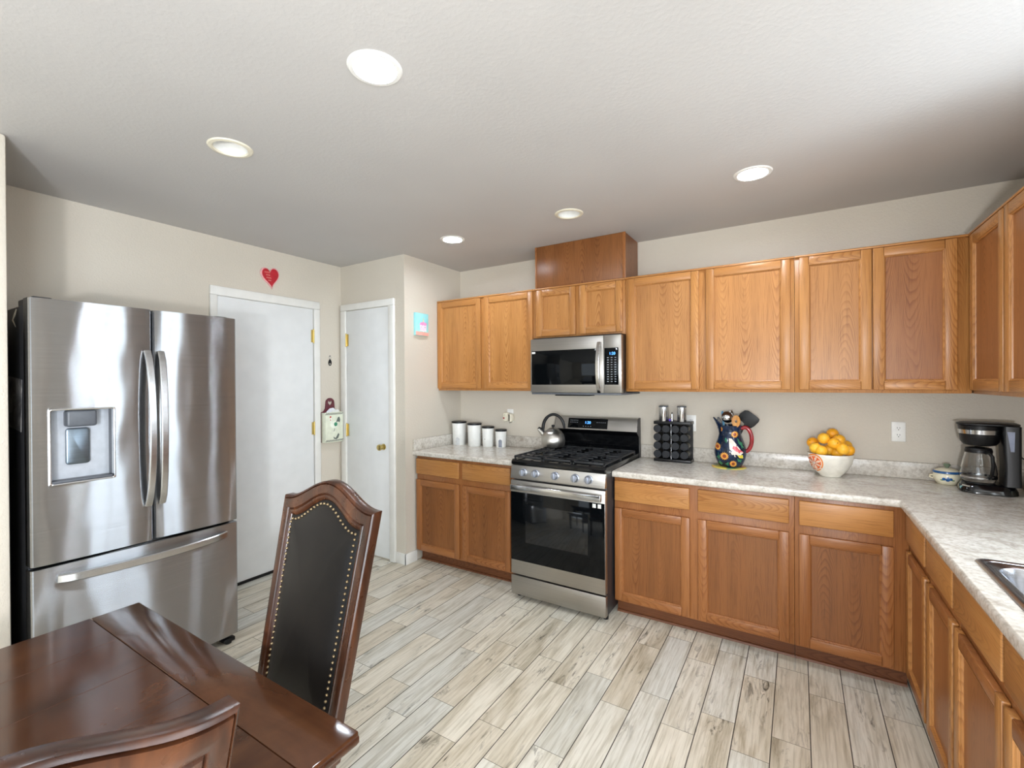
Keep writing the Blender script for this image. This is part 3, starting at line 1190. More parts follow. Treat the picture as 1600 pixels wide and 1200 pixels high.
for a, b in GX:
    g = MB()
    zt = 0.974
    th = 0.006
    gw = b - a
    for x in (a + 0.006, b - 0.006):
        g.box(x - th, x + th, -0.742, -0.120, zt - 0.013, zt, bev=0.002)
    for y in (-0.736, -0.126):
        g.box(a, b, y - th, y + th, zt - 0.013, zt, bev=0.002)
    g.box(a, b, -0.431 - th, -0.431 + th, zt - 0.013, zt, bev=0.002)
    for y in (-0.66, -0.583, -0.507, -0.355, -0.278, -0.202):
        g.box(a + 0.004, a + gw * 0.36, y - 0.004, y + 0.004, zt - 0.011, zt - 0.001, bev=0.0015)
        g.box(b - gw * 0.36, b - 0.004, y - 0.004, y + 0.004, zt - 0.011, zt - 0.001, bev=0.0015)
    g.box((a + b) / 2 - 0.004, (a + b) / 2 + 0.004, -0.735, -0.66, zt - 0.011, zt - 0.001)
    g.box((a + b) / 2 - 0.004, (a + b) / 2 + 0.004, -0.52, -0.34, zt - 0.011, zt - 0.001)
    g.box((a + b) / 2 - 0.004, (a + b) / 2 + 0.004, -0.20, -0.127, zt - 0.011, zt - 0.001)
    for x in (a + 0.006, b - 0.006):
        for y in (-0.736, -0.431, -0.126):
            g.box(x - 0.005, x + 0.005, y - 0.005, y + 0.005, 0.9445, zt - 0.012)
    g.build('grate', iron_m, rg)
bg = MB()
bg.prism([(-0.024, 0.905), (-0.050, 0.905), (-0.050, 0.9605), (-0.058, 1.070), (-0.102, 1.100), (-0.104, 1.106), (-0.074, 1.196), (-0.066, 1.200), (-0.024, 1.200)], X0 + 0.003, X1 - 0.003, 'x', bev=0.002)
bgo = bg.build('backguard', blackg_m, rg)
nrm = Vector((0, -0.9487, -0.3162))
q = [(-0.1055, 1.104), (-0.1080, 1.105), (-0.0765, 1.1995), (-0.066, 1.2025), (-0.040, 1.2025), (-0.040, 1.2003), (-0.0745, 1.1985)]
bs = MB()
bs.prism([(-0.1045, 1.1065), (-0.1085, 1.1065), (-0.0775, 1.1995), (-0.070, 1.203), (-0.024, 1.203), (-0.024, 1.2005), (-0.0735, 1.2)], X0 + 0.002, X1 - 0.002, 'x')
bs.build('backguard_face', steel_r, bgo)
for x in (X0 + 0.0005, X1 - 0.0035):
    MB().prism([(-0.022, 0.906), (-0.052, 0.906), (-0.062, 1.068), (-0.110, 1.100), (-0.078, 1.202), (-0.070, 1.205), (-0.022, 1.205)], x, x + 0.003, 'x').build('end_cap', case_m, bgo)


def on_slope(x, t, off):
    """Point on the leaning face of the backguard; t from 0 (bottom) to 1 (top)."""
    a, b = Vector((x, -0.1085, 1.1065)), Vector((x, -0.0775, 1.1995))
    n = Vector((0, -(b.z - a.z), (b.y - a.y))).normalized()
    return a.lerp(b, t) + n * off


ds = MB()
lo = []
for off, i_ in ((-0.001, 0), (0.001, 0), (0.0013, 0.001)):
    lo.append([tuple(on_slope(x, t, off)) for x, t in ((1.153 + i_, 0.10), (1.480 - i_, 0.10), (1.480 - i_, 0.90), (1.153 + i_, 0.90))])
ds.loft(lo)
dso = ds.build('display_panel', glass_m, bgo)
RT = Matrix.Rotation(math.atan2(0.093, 0.031), 4, 'X')
text_mesh('1:20', 0.030, 'clock_digits', led_m, dso, Matrix.Translation(on_slope(1.318, 0.56, 0.0016)) @ RT)
kp = MB()
for x, t in [(1.175 + 0.014 * i, 0.72) for i in range(5)] + [(1.175 + 0.014 * i, 0.56) for i in range(5)] + [(1.285 + 0.02 * i, 0.26) for i in range(4)] + [(1.395 + 0.016 * i, 0.6) for i in range(5)]:
    lo = [[tuple(on_slope(x + a * 0.0035, t + c * 0.018, off)) for a, c in ((-1, -1), (1, -1), (1, 1), (-1, 1))] for off in (0.001, 0.0016)]
    kp.loft(lo)
kp.build('key_print', ledw_m, dso)
for x in (1.06, 1.685):
    for y in (-0.70, -0.10):
        MB().cyl((x, y, 0), 0.016, 0.0345, seg=14).build('foot', black_m, rg)

# ================================================================== microwave
mw = thing('microwave', 'stainless over-the-range microwave hanging below the short wall cabinet', 'microwave', (1.357, -0.22, 1.385))
MX0, MX1 = 1.0095, 1.7060
MB().box(MX0 + 0.004, 1.6955 - 0.002, -0.405, -0.003, 1.400, 1.804, bev=0.002).build('case', black_m, mw)
MB().box(MX0 + 0.002, MX1, -0.405, -0.342, 1.400, 1.797, bev=0.002).build('case_front', black_m, mw)
md = MB().box(MX0, 1.5810, -0.4418, -0.4055, 1.400, 1.793, bev=0.003).build('door', steel_r, mw)
MB().box(MX0 + 0.010, 1.526, -0.4432, -0.4420, 1.457, 1.706, bev=0.0005).build('window', glass_m, md)
mp = MB().box(1.5822, MX1, -0.4418, -0.4055, 1.400, 1.793, bev=0.003).build('control_panel', steel_r, mw)
MB().box(1.587, MX1 - 0.020, -0.4432, -0.4420, 1.456, 1.706, bev=0.0005).build('keypad', glass_m, mp)
text_mesh('1:20', 0.026, 'clock_digits', led_m, mp, FACE_Y(1.642, -0.4434, 1.667))
kp = MB()
for i in range(3):
    for j in range(11):
        x, z = 1.612 + 0.026 * i, 1.640 - 0.0162 * j
        kp.box(x - 0.006, x + 0.006, -0.4436, -0.4430, z - 0.0022, z + 0.0022)
kp.build('key_print', ledw_m, mp)
h = MB()
pts = []
for i in range(19):
    t = i / 18
    pts.append((1.552, -0.448 - 0.040 * (1 - (2 * t - 1) ** 2) ** 0.7, 1.404 + 0.342 * t))
h.bar(pts, 0.026, 0.014, up=(0, -1, 0), bev=0.003)
h.build('handle', steel_p, md)
s_ = MB().box(1.022, 1.050, -0.4438, -0.4431, 1.686, 1.700).build('sticker', white_m, md)
s_['label'] = 'small white sticker'
MB().box(MX0 + 0.004, MX1 - 0.004, -0.436, -0.010, 1.385, 1.3995, bev=0.003).build('underside', greyd_m, mw)
MB().box(1.19, 1.46, -0.40, -0.30, 1.376, 1.3846, bev=0.002).build('vent', black_m, mw)

# kettle on the back burner
kt = thing('kettle', 'round brushed steel whistling kettle with black handle on the range grate', 'kettle', (1.088, -0.232, 0.974), 0)
kb = MB()
kb.lathe([(0.078, 0.0), (0.084, 0.003), (0.090, 0.020), (0.093, 0.045), (0.090, 0.070), (0.081, 0.097), (0.065, 0.119), (0.048, 0.131), (0.046, 0.133)], seg=48)
kb.build('body', steel_k, kt)
MB().lathe([(0.046, 0.1335), (0.044, 0.137), (0.025, 0.146), (0.006, 0.149), (0.001, 0.149)], seg=36).build('lid', steel_k, kt)
MB().lathe([(0.006, 0.1485), (0.006, 0.153), (0.0125, 0.157), (0.013, 0.166), (0.009, 0.170), (0.001, 0.171)], seg=20).build('lid_knob', black_m, kt)
m = MB()
m.sweep([(-0.070, 0, 0.086), (-0.090, 0, 0.108), (-0.105, 0, 0.124), (-0.115, 0, 0.133)], [(0.017 * math.cos(a * PI / 8), 0.017 * math.sin(a * PI / 8)) for a in range(16)], up=(0, 1, 0), scale=[1.35, 1.1, 0.95, 0.85])
m.build('spout', steel_k, kt)
m = MB()
pts = []
for i in range(25):
    a = math.radians(196 - 196 * i / 24)
    pts.append((0.004 + 0.084 * math.cos(a), 0, 0.142 + 0.108 * math.sin(a)))
m.sweep(pts, [(0.011 * math.cos(a * PI / 6), 0.009 * math.sin(a * PI / 6)) for a in range(12)], up=(0, 1, 0), scale=[0.8] * 2 + [1.15] * 7 + [1.0] * 10 + [1.0] * 4 + [0.8] * 2)
m.build('handle', black_m, kt)
m = MB()
m.tube([(-0.079, 0, 0.112), (-0.094, 0, 0.138), (-0.112, 0, 0.143), (-0.117, 0, 0.133)], 0.009, up=(0, 1, 0))
m.build('whistle_cap', black_m, kt)
kt.rotation_euler = (0, 0, 0.25)


# ================================================================== things on the short worktop
ZT = 0.9144
CAN = [(0.093, -0.146, 0.064, 0.214, 'tallest white canister with black lid, in the corner by the pantry wall'),
       (0.264, -0.146, 0.061, 0.204, 'second tallest white canister with black lid, beside the tallest'),
       (0.388, -0.112, 0.053, 0.178, 'third of the white canisters by height, with a tiny dark mark'),
       (0.518, -0.104, 0.049, 0.157, 'smallest white canister, with a grey arched window, nearest the range')]
for i, (x, y, r, h, lab) in enumerate(CAN):
    t = thing('canister', lab, 'canister', (x, y, ZT), 0, 'white kitchen canisters')
    MB().lathe([(r * 0.86, 0.0), (r * 0.89, 0.003), (r, h - 0.02), (r * 1.0, h - 0.018)], seg=40).build('body', white_m, t)
    MB().lathe([(r * 1.05, h - 0.0178), (r * 1.07, h - 0.012), (r * 1.06, h - 0.004), (r * 1.0, h - 0.0015), (r * 0.9, h - 0.003), (0.001, h - 0.003)], seg=40).build('lid', black_m, t)
    # arched window low on the body
    th0 = -1.02 - (0.16 if i == 0 else 0.12 if i == 3 else 0.2)
    if i in (0, 3):
        m = MB()
        wv, hh = r * 0.30, h * (0.33 if i == 0 else 0.45)
        lo = []
        for k_ in range(15):
            s_ = wv * math.sin(PI * (k_ / 14 - 0.5)) * 0.999
            ztop = hh - wv + math.sqrt(max(wv * wv - s_ * s_, 0))
            lp = []
            for z, off in ((0.004, 0.0004), (ztop * 0.5, 0.0004), (ztop, 0.0004), (ztop, 0.0012), (ztop * 0.5, 0.0012), (0.004, 0.0012)):
                rr = r * (0.89 + 0.11 * z / h) + off
                a = th0 + s_ / rr
                lp.append((rr * math.cos(a), rr * math.sin(a), z))
            lo.append(lp)
        m.loft(lo)
        m.build('window', plain('canister_window_%d' % i, (205, 206, 206) if i == 0 else (128, 132, 142), 0.2), t)
    elif i == 2:
        m = MB()
        m.ball((r * 0.96 * math.cos(-1.55), r * 0.96 * math.sin(-1.55), h * 0.38), 0.0035, 10)
        m.build('mark', greyd_m, t)

# ================================================================== outlets
def outlet(x, z, label, slots=True):
    t = thing('wall_outlet', label, 'outlet', (x, 0, z), None, 'wall outlets above the worktop')
    MB().box(x - 0.032, x + 0.032, -0.006, -0.0004, z - 0.057, z + 0.057, bev=0.003).build('cover_plate', white_m, t)
    for dz in (0.020, -0.020):
        m = MB()
        m.prism([(x + p[0], z + dz + p[1]) for p in rrect(-0.0135, 0.0135, -0.0145, 0.0145, 0.008, 4)], -0.0075, -0.0055, 'y')
        rc = m.build('receptacle', white_m, t)
        m = MB()
        m.box(x - 0.0066, x - 0.0046, -0.0079, -0.0072, z + dz - 0.002, z + dz + 0.007)
        m.box(x + 0.0046, x + 0.0066, -0.0079, -0.0072, z + dz - 0.002, z + dz + 0.006)
        m.lathe([(0.0026, -0.0072), (0.0026, -0.0079)], (x, 0, z + dz - 0.0085), 10, 'y')
        m.build('slots', dkhole_m, rc)
    return t


outlet(0.553, 1.183, 'white wall outlet behind two plug-in devices, above the canisters')
outlet(2.064, 1.180, 'white wall outlet half hidden behind the spice rack')
outlet(3.198, 1.178, 'white wall outlet between the bowl of oranges and the coffee maker')
t = thing('plug_in_detector', 'cream plug-in detector with a red button, in the outlet above the canisters', 'plug-in device', (0.522, -0.03, 1.135))
m = MB()
m.loft([[(p[0], d, p[1]) for p in rrect(0.498 + i_, 0.546 - i_, 1.132 + i_, 1.212 - i_, 0.014, 4)] for d, i_ in ((-0.0082, 0), (-0.036, 0), (-0.042, 0.003), (-0.044, 0.008))])
m.build('body', ivory_m, t)
MB().box(0.502, 0.518, -0.0455, -0.0435, 1.156, 1.168, bev=0.001).build('button', red_m, t)
m = MB()
m.cyl((0.520, -0.0452, 1.190), 0.003, 0.0015, 'y', 10)
m.build('light', plain('green_lens', (90, 170, 110), 0.3), t)
t = thing('air_freshener', 'cream rounded plug-in air freshener beside the plug-in detector', 'plug-in device', (0.573, -0.03, 1.125))
m = MB()
m.loft([[(p[0], d, p[1]) for p in rrect(0.549 + i_, 0.597 - i_, 1.128 + i_, 1.206 - i_, 0.020, 5)] for d, i_ in ((-0.0082, 0.004), (-0.030, 0), (-0.050, 0.003), (-0.058, 0.010))])
m.build('body', ivory_m, t)
MB().cyl((0.573, -0.0385, 1.120), 0.012, 0.010, bev=0.003).build('refill', clear_m, t)

# ================================================================== spice rack and shakers
RX0, RX1, RYF, RYB = 1.836, 2.086, -0.142, -0.030
rk = thing('spice_rack', 'black spice rack full of dark-capped jars, on the worktop beside the range', 'spice rack', ((RX0 + RX1) / 2, -0.085, ZT))
MB().box(RX0, RX1, RYF, RYB, ZT, ZT + 0.020, bev=0.003).build('base', black_m, rk)
MB().box(RX0, RX1, RYF, RYB, 1.176, 1.197, bev=0.003).build('top', black_m, rk)
MB().cyl((1.955, RYF + 0.006, ZT + 0.0205), 0.0035, 1.1755 - ZT - 0.0205, seg=12).build('post', chrome_m, rk)
pn = MB()
pn.box(1.894, 1.898, RYF + 0.03, RYB - 0.004, ZT + 0.0205, 1.1755)
pn.box(1.9505, 1.9535, RYF + 0.03, RYB - 0.004, ZT + 0.0205, 1.1755)
pn.box(2.0146, 2.0170, RYF + 0.03, RYB - 0.004, ZT + 0.0205, 1.1755)
pn.box(RX0 + 0.004, RX1 - 0.004, RYB - 0.010, RYB - 0.006, ZT + 0.0205, 1.1755)
pn.build('divider', black_m, rk)
JX = [1.8655, 1.9235, 1.9865, 2.0450]
JZ = [1.1455, 1.0865, 1.0275, 0.9685]
rows = ['top', 'second', 'third', 'bottom']
colsn = ['outermost column by the range', 'column before the chrome post', 'column after the chrome post', 'outermost column by the pitcher']
jar0 = None
for i, z in enumerate(JZ):
    for j, x in enumerate(JX):
        lab = 'dark-capped spice jar in the %s row of the rack, %s' % (rows[i], colsn[j])
        if jar0 is None:
            jar0 = thing('spice_jar', lab, 'jar', (x, RYB - 0.012, z), 0, 'jars in the spice rack')
            MB().lathe([(0.020, 0.0), (0.0245, -0.003), (0.0245, -0.076), (0.020, -0.083)], seg=24, axis='y').build('glass', plain('herb_filled_glass', (64, 60, 50), 0.15, var=0.25, scale=60), jar0)
            MB().lathe([(0.0262, -0.0832), (0.0268, -0.086), (0.0268, -0.112), (0.0250, -0.1145), (0.001, -0.1150)], seg=24, axis='y').build('cap', plain('charcoal_cap', (32, 34, 38), 0.5, Specular_IOR_Level=0.3), jar0)
        else:
            copy_thing(jar0, (x, RYB - 0.012, z), lab)
for x, lab in ((1.899, 'silver shaker on the spice rack, the one nearer the range'), (2.022, 'silver shaker on the spice rack, the one nearer the pitcher')):
    t = thing('shaker', lab, 'shaker', (x, -0.115, 1.1975), 0, 'silver shakers on the spice rack')
    MB().lathe([(0.030, 0.0), (0.031, 0.002), (0.031, 0.098)], seg=32).build('body', steel_p, t)
    MB().lathe([(0.0318, 0.0982), (0.0318, 0.104), (0.029, 0.1075), (0.001, 0.109)], seg=32).build('cap', greyd_m, t)
MB_ = MB()
MB_.cyl((1.9565, -0.112, 1.1975), 0.005, 0.050, seg=12, r2=0.0045)
MB_.cyl((1.9565, -0.112, 1.2475), 0.0035, 0.012, seg=10, mi=1)
tag(MB_.build('pen', [chrome_m, black_m]), 'slim silver pen standing between the two silver shakers', 'pen')
tag(MB().box(1.936, 1.948, -0.120, -0.108, 1.1975, 1.214, bev=0.002).build('clip', purple_m), 'small violet clip between the two silver shakers', 'clip')


# ================================================================== painted pitcher with utensils
def prof_r(prof, z):
    for (r0, z0), (r1, z1) in zip(prof, prof[1:]):
        if z0 <= z <= z1:
            return r0 + (r1 - r0) * (z - z0) / max(z1 - z0, 1e-6)
    return prof[-1][0] if z > prof[-1][1] else prof[0][0]


def decal(m, prof, th0, pts, off, mi):
    """A painted patch that follows a turned surface; pts are (sideways, height) in metres."""
    cx = sum(p[0] for p in pts) / len(pts)
    cz = sum(p[1] for p in pts) / len(pts)
    rings = []
    for k in (1.0, 0.66, 0.33):
        lp = []
        for p in pts:
            s_, z = cx + (p[0] - cx) * k, cz + (p[1] - cz) * k
            r_ = prof_r(prof, z) + off
            a = th0 + math.asin(max(-0.98, min(0.98, s_ / r_)))
            lp.append((r_ * math.cos(a), r_ * math.sin(a), z))
        rings.append(lp)
    m.loft(rings, False, True, mi=mi)


TH = math.radians(-83.5)
PC = (2.328, -0.126)
tr = MB()
tr.lathe([(0.104, 0), (0.105, 0.002), (0.103, 0.0045), (0.001, 0.0045)], (PC[0] - 0.008, PC[1] - 0.006, ZT), 12)
M = Mat('painted_trivet', (220, 200, 80), 0.4)
f = M.noise(M.coord(), 9, 1, 0.4, 0.3)
M.col(M.ramp(f, [(0.38, (196, 70, 66)), (0.45, (226, 206, 90)), (0.56, (226, 206, 90)), (0.63, (70, 130, 96))]))
tag(tr.build('trivet', M.m), 'thin painted yellow, red and green trivet under the floral pitcher', 'trivet')

pt = thing('floral_pitcher', 'dark blue glazed pitcher painted with sunflowers and a bird, holding utensils', 'pitcher', (PC[0], PC[1], ZT + 0.005), 0)
PP = [(0.060, 0.0), (0.066, 0.002), (0.074, 0.018), (0.088, 0.048), (0.096, 0.082), (0.0955, 0.108), (0.088, 0.142), (0.075, 0.178), (0.064, 0.208), (0.061, 0.230), (0.065, 0.250), (0.070, 0.267)]
m = MB()
lo = []
seg = 56
full = PP + [(r - 0.006, z + (0.002 if i == 0 else 0)) for i, (r, z) in enumerate(reversed(PP[2:]))]
for r, z in full:
    lp = []
    for i in range(seg):
        a = 2 * PI * i / seg
        d = (a - PI * 1.02)
        k = math.exp(-(d / 0.42) ** 2) * max(0, (z - 0.19) / 0.077) ** 1.6
        rr = r + 0.034 * k
        lp.append((rr * math.cos(a), rr * math.sin(a), z + 0.050 * k))
    lo.append(lp)
m.loft(lo, True, True)
pcols = [plain('navy_glaze', (18, 34, 58), 0.12, var=0.35, scale=22), plain('sunflower_yellow', (236, 168, 78), 0.2), plain('sunflower_center', (150, 74, 48), 0.25, var=0.2, scale=200),
         plain('bird_white', (236, 226, 214), 0.2), plain('bird_pink', (214, 96, 104), 0.2), plain('leaf_green', (52, 116, 84), 0.2, var=0.2), plain('bird_yellow', (232, 214, 74), 0.2)]


def dz(x, y):
    return ((x / 10.91 - 41) * 0.0039, (101 - y / 10.91) * 0.0042)


def dpoly(m, pts, off, mi):
    decal(m, PP, TH, [dz(*p) for p in pts], off, mi)


for leafp in ([(560, 600), (640, 680), (690, 790), (640, 780), (580, 690)], [(370, 600), (400, 640), (385, 690), (360, 650)], [(270, 990), (330, 1040), (300, 1070), (240, 1030)], [(360, 1040), (420, 1000), (420, 1070)], [(250, 850), (285, 900), (270, 990), (225, 930)], [(560, 930), (640, 960), (620, 1010), (570, 990)]):
    dpoly(m, leafp, 0.0006, 5)
for fx, fy, fr_ in ((240, 757, 62), (352, 905, 70), (495, 1030, 60), (520, 545, 58), (288, 470, 46)):
    star = []
    for i in range(28):
        a = 2 * PI * i / 28
        k = fr_ * (1.08 if i % 2 else 0.74)
        star.append((fx + k * math.cos(a) * (0.82 if fx < 300 else 1), fy + k * math.sin(a) * 0.95 + 0))
    dpoly(m, star, 0.0010, 1)
    dpoly(m, [(fx + fr_ * 0.46 * math.cos(2 * PI * i / 14), fy + fr_ * 0.46 * math.sin(2 * PI * i / 14)) for i in range(14)], 0.0014, 2)
dpoly(m, [(425, 610), (470, 612), (520, 670), (580, 750), (650, 830), (655, 930), (600, 925), (520, 905), (465, 860), (435, 770), (430, 690)], 0.0010, 3)
dpoly(m, [(500, 730), (550, 740), (640, 820), (665, 840), (600, 850), (540, 820), (480, 770)], 0.0014, 4)
dpoly(m, [(560, 880), (650, 880), (655, 940), (600, 930)], 0.0014, 6)
m.build('body', pcols, pt, ang=50)
m = MB()
hp = []
for i in range(17):
    t = i / 16
    a = math.radians(105 - 205 * t)
    hp.append((0.086 + 0.040 * math.cos(a) * (1 if math.cos(a) > 0 else 0.6), -0.004, 0.180 + 0.078 * math.sin(a)))
hp = [(0.064, -0.004, 0.250)] + hp + [(0.088, -0.004, 0.100)]
m.sweep(hp, [(0.012 * math.cos(a * PI / 6), 0.0085 * math.sin(a * PI / 6)) for a in range(12)], up=(0, 1, 0))
m.build('handle', plain('red_glaze', (150, 34, 40), 0.15, var=0.15), pt)


def ut(p):
    return Vector((PC[0] + p[0], PC[1] + p[1], ZT + 0.005 + p[2]))


# black turner
t = thing('turner', 'black flat turner standing in the floral pitcher', 'utensil', ut((0.03, 0.02, 0.03)), None, 'utensils in the floral pitcher')
out = [(0.043, 0.326), (0.058, 0.352), (0.085, 0.373), (0.105, 0.372), (0.150, 0.338), (0.170, 0.318), (0.166, 0.302), (0.140, 0.272), (0.120, 0.258), (0.094, 0.262), (0.080, 0.286), (0.060, 0.312)]
m = MB()
m.prism([(PC[0] + a, ZT + 0.005 + b - 0.006) for a, b in out], PC[1] + 0.010, PC[1] + 0.015, 'y', bev=0.0018)
m.build('blade', black_m, t)
m = MB()
m.bar([ut((0.092, 0.0125, 0.285)), ut((0.052, 0.02, 0.20)), ut((0.012, 0.028, 0.05))], 0.012, 0.007, up=(0, 1, 0))
m.build('handle', black_m, t)
# steel ladle
t = thing('ladle', 'shiny steel serving ladle standing in the floral pitcher', 'utensil', ut((-0.01, 0, 0.03)), None, 'utensils in the floral pitcher')
m = MB()
lc = ut((-0.012, -0.018, 0.322))
bowl = [(0.001, 0.020), (0.016, 0.017), (0.028, 0.008), (0.034, -0.006), (0.0325, -0.006), (0.0265, 0.006), (0.015, 0.014), (0.001, 0.017)]
m.lathe([(r * 1.12, h) for r, h in bowl], seg=28, cap0=True, cap1=True)
m.xform(Matrix.Translation(lc) @ Matrix.Rotation(math.radians(80), 4, 'X') @ Matrix.Rotation(math.radians(18), 4, 'Y'))
m.build('bowl', steel_p, t)
m = MB()
m.bar([lc + Vector((0.010, 0.004, 0.034)), lc + Vector((0.022, 0.010, 0.040)), lc + Vector((0.027, 0.020, 0.02)), ut((0.015, 0.01, 0.05))], 0.010, 0.003, up=(0, 1, 0), bev=0.001)
m.build('handle', steel_p, t)
# wooden spoon with a hole
t = thing('wooden_spoon', 'orange wooden spoon with a round hole, standing in the floral pitcher', 'utensil', ut((0.03, -0.02, 0.03)), None, 'utensils in the floral pitcher')
wood_s = make_darkwood('spoon_wood', (240, 178, 90), (230, 160, 70), (214, 140, 58), 0.4, (60, 60, 6))
m = MB()
sc_ = (0.040, 0.298)
lo = []
for rx, rz, y in ((0.0255, 0.0385, -0.046), (0.0255, 0.0385, -0.051), (0.0245, 0.037, -0.052), (0.0065, 0.009, -0.050), (0.0065, 0.009, -0.047)):
    lo.append([tuple(ut((sc_[0] + rx * math.cos(2 * PI * i / 28), y, sc_[1] + rz * math.sin(2 * PI * i / 28)))) for i in range(28)])
m.loft(lo, ring=True)
m.build('head', wood_s, t)
m = MB()
m.tube([ut((0.038, -0.046, 0.264)), ut((0.028, -0.034, 0.18)), ut((0.010, -0.008, 0.03))], 0.006)
m.build('handle', wood_s, t)
# whisk and a blue handle
t = thing('whisk', 'small wire whisk leaning into the spout of the floral pitcher', 'utensil', ut((-0.03, 0, 0.03)), None, 'utensils in the floral pitcher')
m = MB()
for k in range(4):
    a0 = PI * k / 4
    pts = []
    for i in range(17):
        t_ = i / 16
        w_ = 0.020 * math.sin(PI * t_) ** 0.8 if 0 < t_ < 1 else 0
        u_ = 2 * t_ - 1
        pts.append(ut((-0.058 + 0.022 * math.cos(a0) * u_ * (1 - 0.25 * u_ * u_) - 0.016 * (1 - abs(u_)), -0.004 + 0.022 * math.sin(a0) * u_, 0.318 - 0.075 * abs(u_) ** 2.2)))
    m.tube(pts, 0.0013, seg=6, up=(0.3, 1, 0.1))
m.build('wires', greyd_m, t)
m = MB()
m.tube([ut((-0.052, -0.004, 0.244)), ut((-0.040, -0.002, 0.20)), ut((-0.014, 0.004, 0.03))], 0.006)
m.build('handle', greyd_m, t)
m = MB()
m.sweep([ut((-0.050, 0.024, 0.358)), ut((-0.049, 0.024, 0.345)), ut((-0.044, 0.022, 0.30)), ut((-0.02, 0.012, 0.04))], [(0.008 * math.cos(a * PI / 6), 0.005 * math.sin(a * PI / 6)) for a in range(12)], up=(0, 1, 0), scale=[0.5, 1, 0.9, 0.7])
tag(m.build('spoon_handle', plain('turquoise_plastic', (70, 150, 190), 0.3)), 'turquoise utensil handle poking out behind the steel ladle', 'utensil', 'utensils in the floral pitcher')

# ================================================================== bowl of oranges
BC = (2.866, -0.152)
bw = thing('fruit_bowl', 'white ceramic bowl painted with an orange slice, filled with oranges', 'bowl', (BC[0], BC[1], ZT), 0)
BP = [(0.050, 0.0), (0.053, 0.002), (0.054, 0.008), (0.073, 0.026), (0.092, 0.052), (0.105, 0.083), (0.112, 0.112), (0.1145, 0.132)]
m = MB()
m.lathe(BP + [(0.1130, 0.1345), (0.1095, 0.132)] + [(r - 0.006, max(z, 0.012)) for r, z in reversed(BP[3:7])] + [(0.04, 0.014), (0.001, 0.013)], seg=56)
TB = math.radians(-92.7)


def bz(x, y):
    return ((x / 13.34 - 47.5) * 0.00313, (81 - y / 13.34) * 0.0037)


def bowlp(pts, off, mi):
    decal(m, BP, TB, [bz(*p) for p in pts], off, mi)


def ell(cx, cy, rx, ry, a0=0, a1=360, n=26):
    return [(cx + rx * math.cos(math.radians(a0 + (a1 - a0) * i / n)), cy + ry * math.sin(math.radians(a0 + (a1 - a0) * i / n))) for i in range(n + (0 if a1 - a0 >= 360 else 1))]


CX, CY = 300, 790
bowlp(ell(CX, CY, 195, 195), 0.0006, 1)
bowlp(ell(CX, CY, 168, 168), 0.0010, 2)
for i in range(8):
    a = 45 * i + 20
    seg_ = [(CX + 16 * math.cos(math.radians(a + 22)), CY + 16 * math.sin(math.radians(a + 22)))] + [(CX + 146 * math.cos(math.radians(q)), CY + 146 * math.sin(math.radians(q))) for q in range(a + 4, a + 42, 6)]
    bowlp(seg_, 0.0014, 3)
m.build('body', [bowl_m, plain('peel_paint', (238, 140, 62), 0.25), plain('pith_paint', (248, 214, 190), 0.25), plain('segment_paint', (230, 104, 48), 0.25, var=0.12)], bw, ang=50)
OR = [((2.8064, -0.1846, 1.1254), 'uppermost front orange in the bowl, on the side by the pitcher'),
      ((2.8680, -0.1185, 1.1330), 'topmost orange in the bowl, behind the central one'),
      ((2.7900, -0.1830, 1.0460), 'orange against the rim directly above the painted slice'),
      ((2.8385, -0.2240, 1.0540), 'orange at the front rim, below the central one'),
      ((2.8673, -0.1933, 1.1078), 'central front orange in the bowl, second layer'),
      ((2.9000, -0.2325, 1.0645), 'orange at the front rim, beside the one below the centre'),
      ((2.9162, -0.1522, 1.1043), 'orange behind the central one, on the side by the outlet'),
      ((2.9475, -0.1043, 1.0757), 'shaded orange at the far rim on the side by the outlet'),
      ((2.9382, -0.1826, 1.0525), 'half hidden orange low at the front rim by the outlet'),
      ((2.7970, -0.1050, 1.0880), 'shaded orange at the back rim on the side by the pitcher'),
      ((2.8341, -0.1507, 1.0514), None), ((2.8953, -0.1373, 1.0382), None)]
om = None
for p, lab in OR:
    if om is None:
        m = MB()
        m.ball((0, 0, 0), 0.0317, 28, 1.0)
        m.lathe([(0.001, 0.0312), (0.003, 0.0319), (0.0025, 0.0328), (0.001, 0.033)], seg=8, mi=1)
        o = m.build('orange', [orange_m, plain('stem_brown', (90, 84, 40), 0.7)])
        om = o
        o.location = p
        BASE[o.name] = Vector(p)
    else:
        o = om.copy()
        COL.objects.link(o)
        o.location = p
    o.rotation_euler = (random.uniform(-1.2, 1.2), random.uniform(-1.2, 1.2), random.uniform(0, 6))
    tag(o, lab or 'orange buried under the others in the middle of the bowl', 'orange', 'oranges in the white bowl')

# ================================================================== coffee maker, carafe, sugar bowls
CM = (3.505, -0.232)
cmk = thing('coffee_maker', 'black drip coffee maker with a steel band in the worktop corner', 'coffee maker', (CM[0], CM[1], ZT), math.radians(-7))
m = MB()
m.loft([[(p[0], p[1], z) for p in rrect(-0.104 + i_, 0.108 - i_, -0.088 + i_, 0.088 - i_, 0.06, 6)] for z, i_ in ((0, 0.004), (0.004, 0), (0.020, 0.002), (0.042, 0.012), (0.046, 0.018))])
m.build('base', blackg_m, cmk)
MB().lathe([(0.060, 0.0462), (0.060, 0.048), (0.001, 0.0485)], (-0.028, 0, 0), 32).build('hot_plate', iron_m, cmk)
m = MB()
m.loft([[(p[0], p[1], z) for p in rrect(0.052 + a, 0.112, -0.070, 0.070, 0.012, 4)] for z, a in ((0.044, 0.0), (0.14, 0.002), (0.225, -0.002), (0.334, -0.004))])
m.build('tower', black_m, cmk)
m = MB()
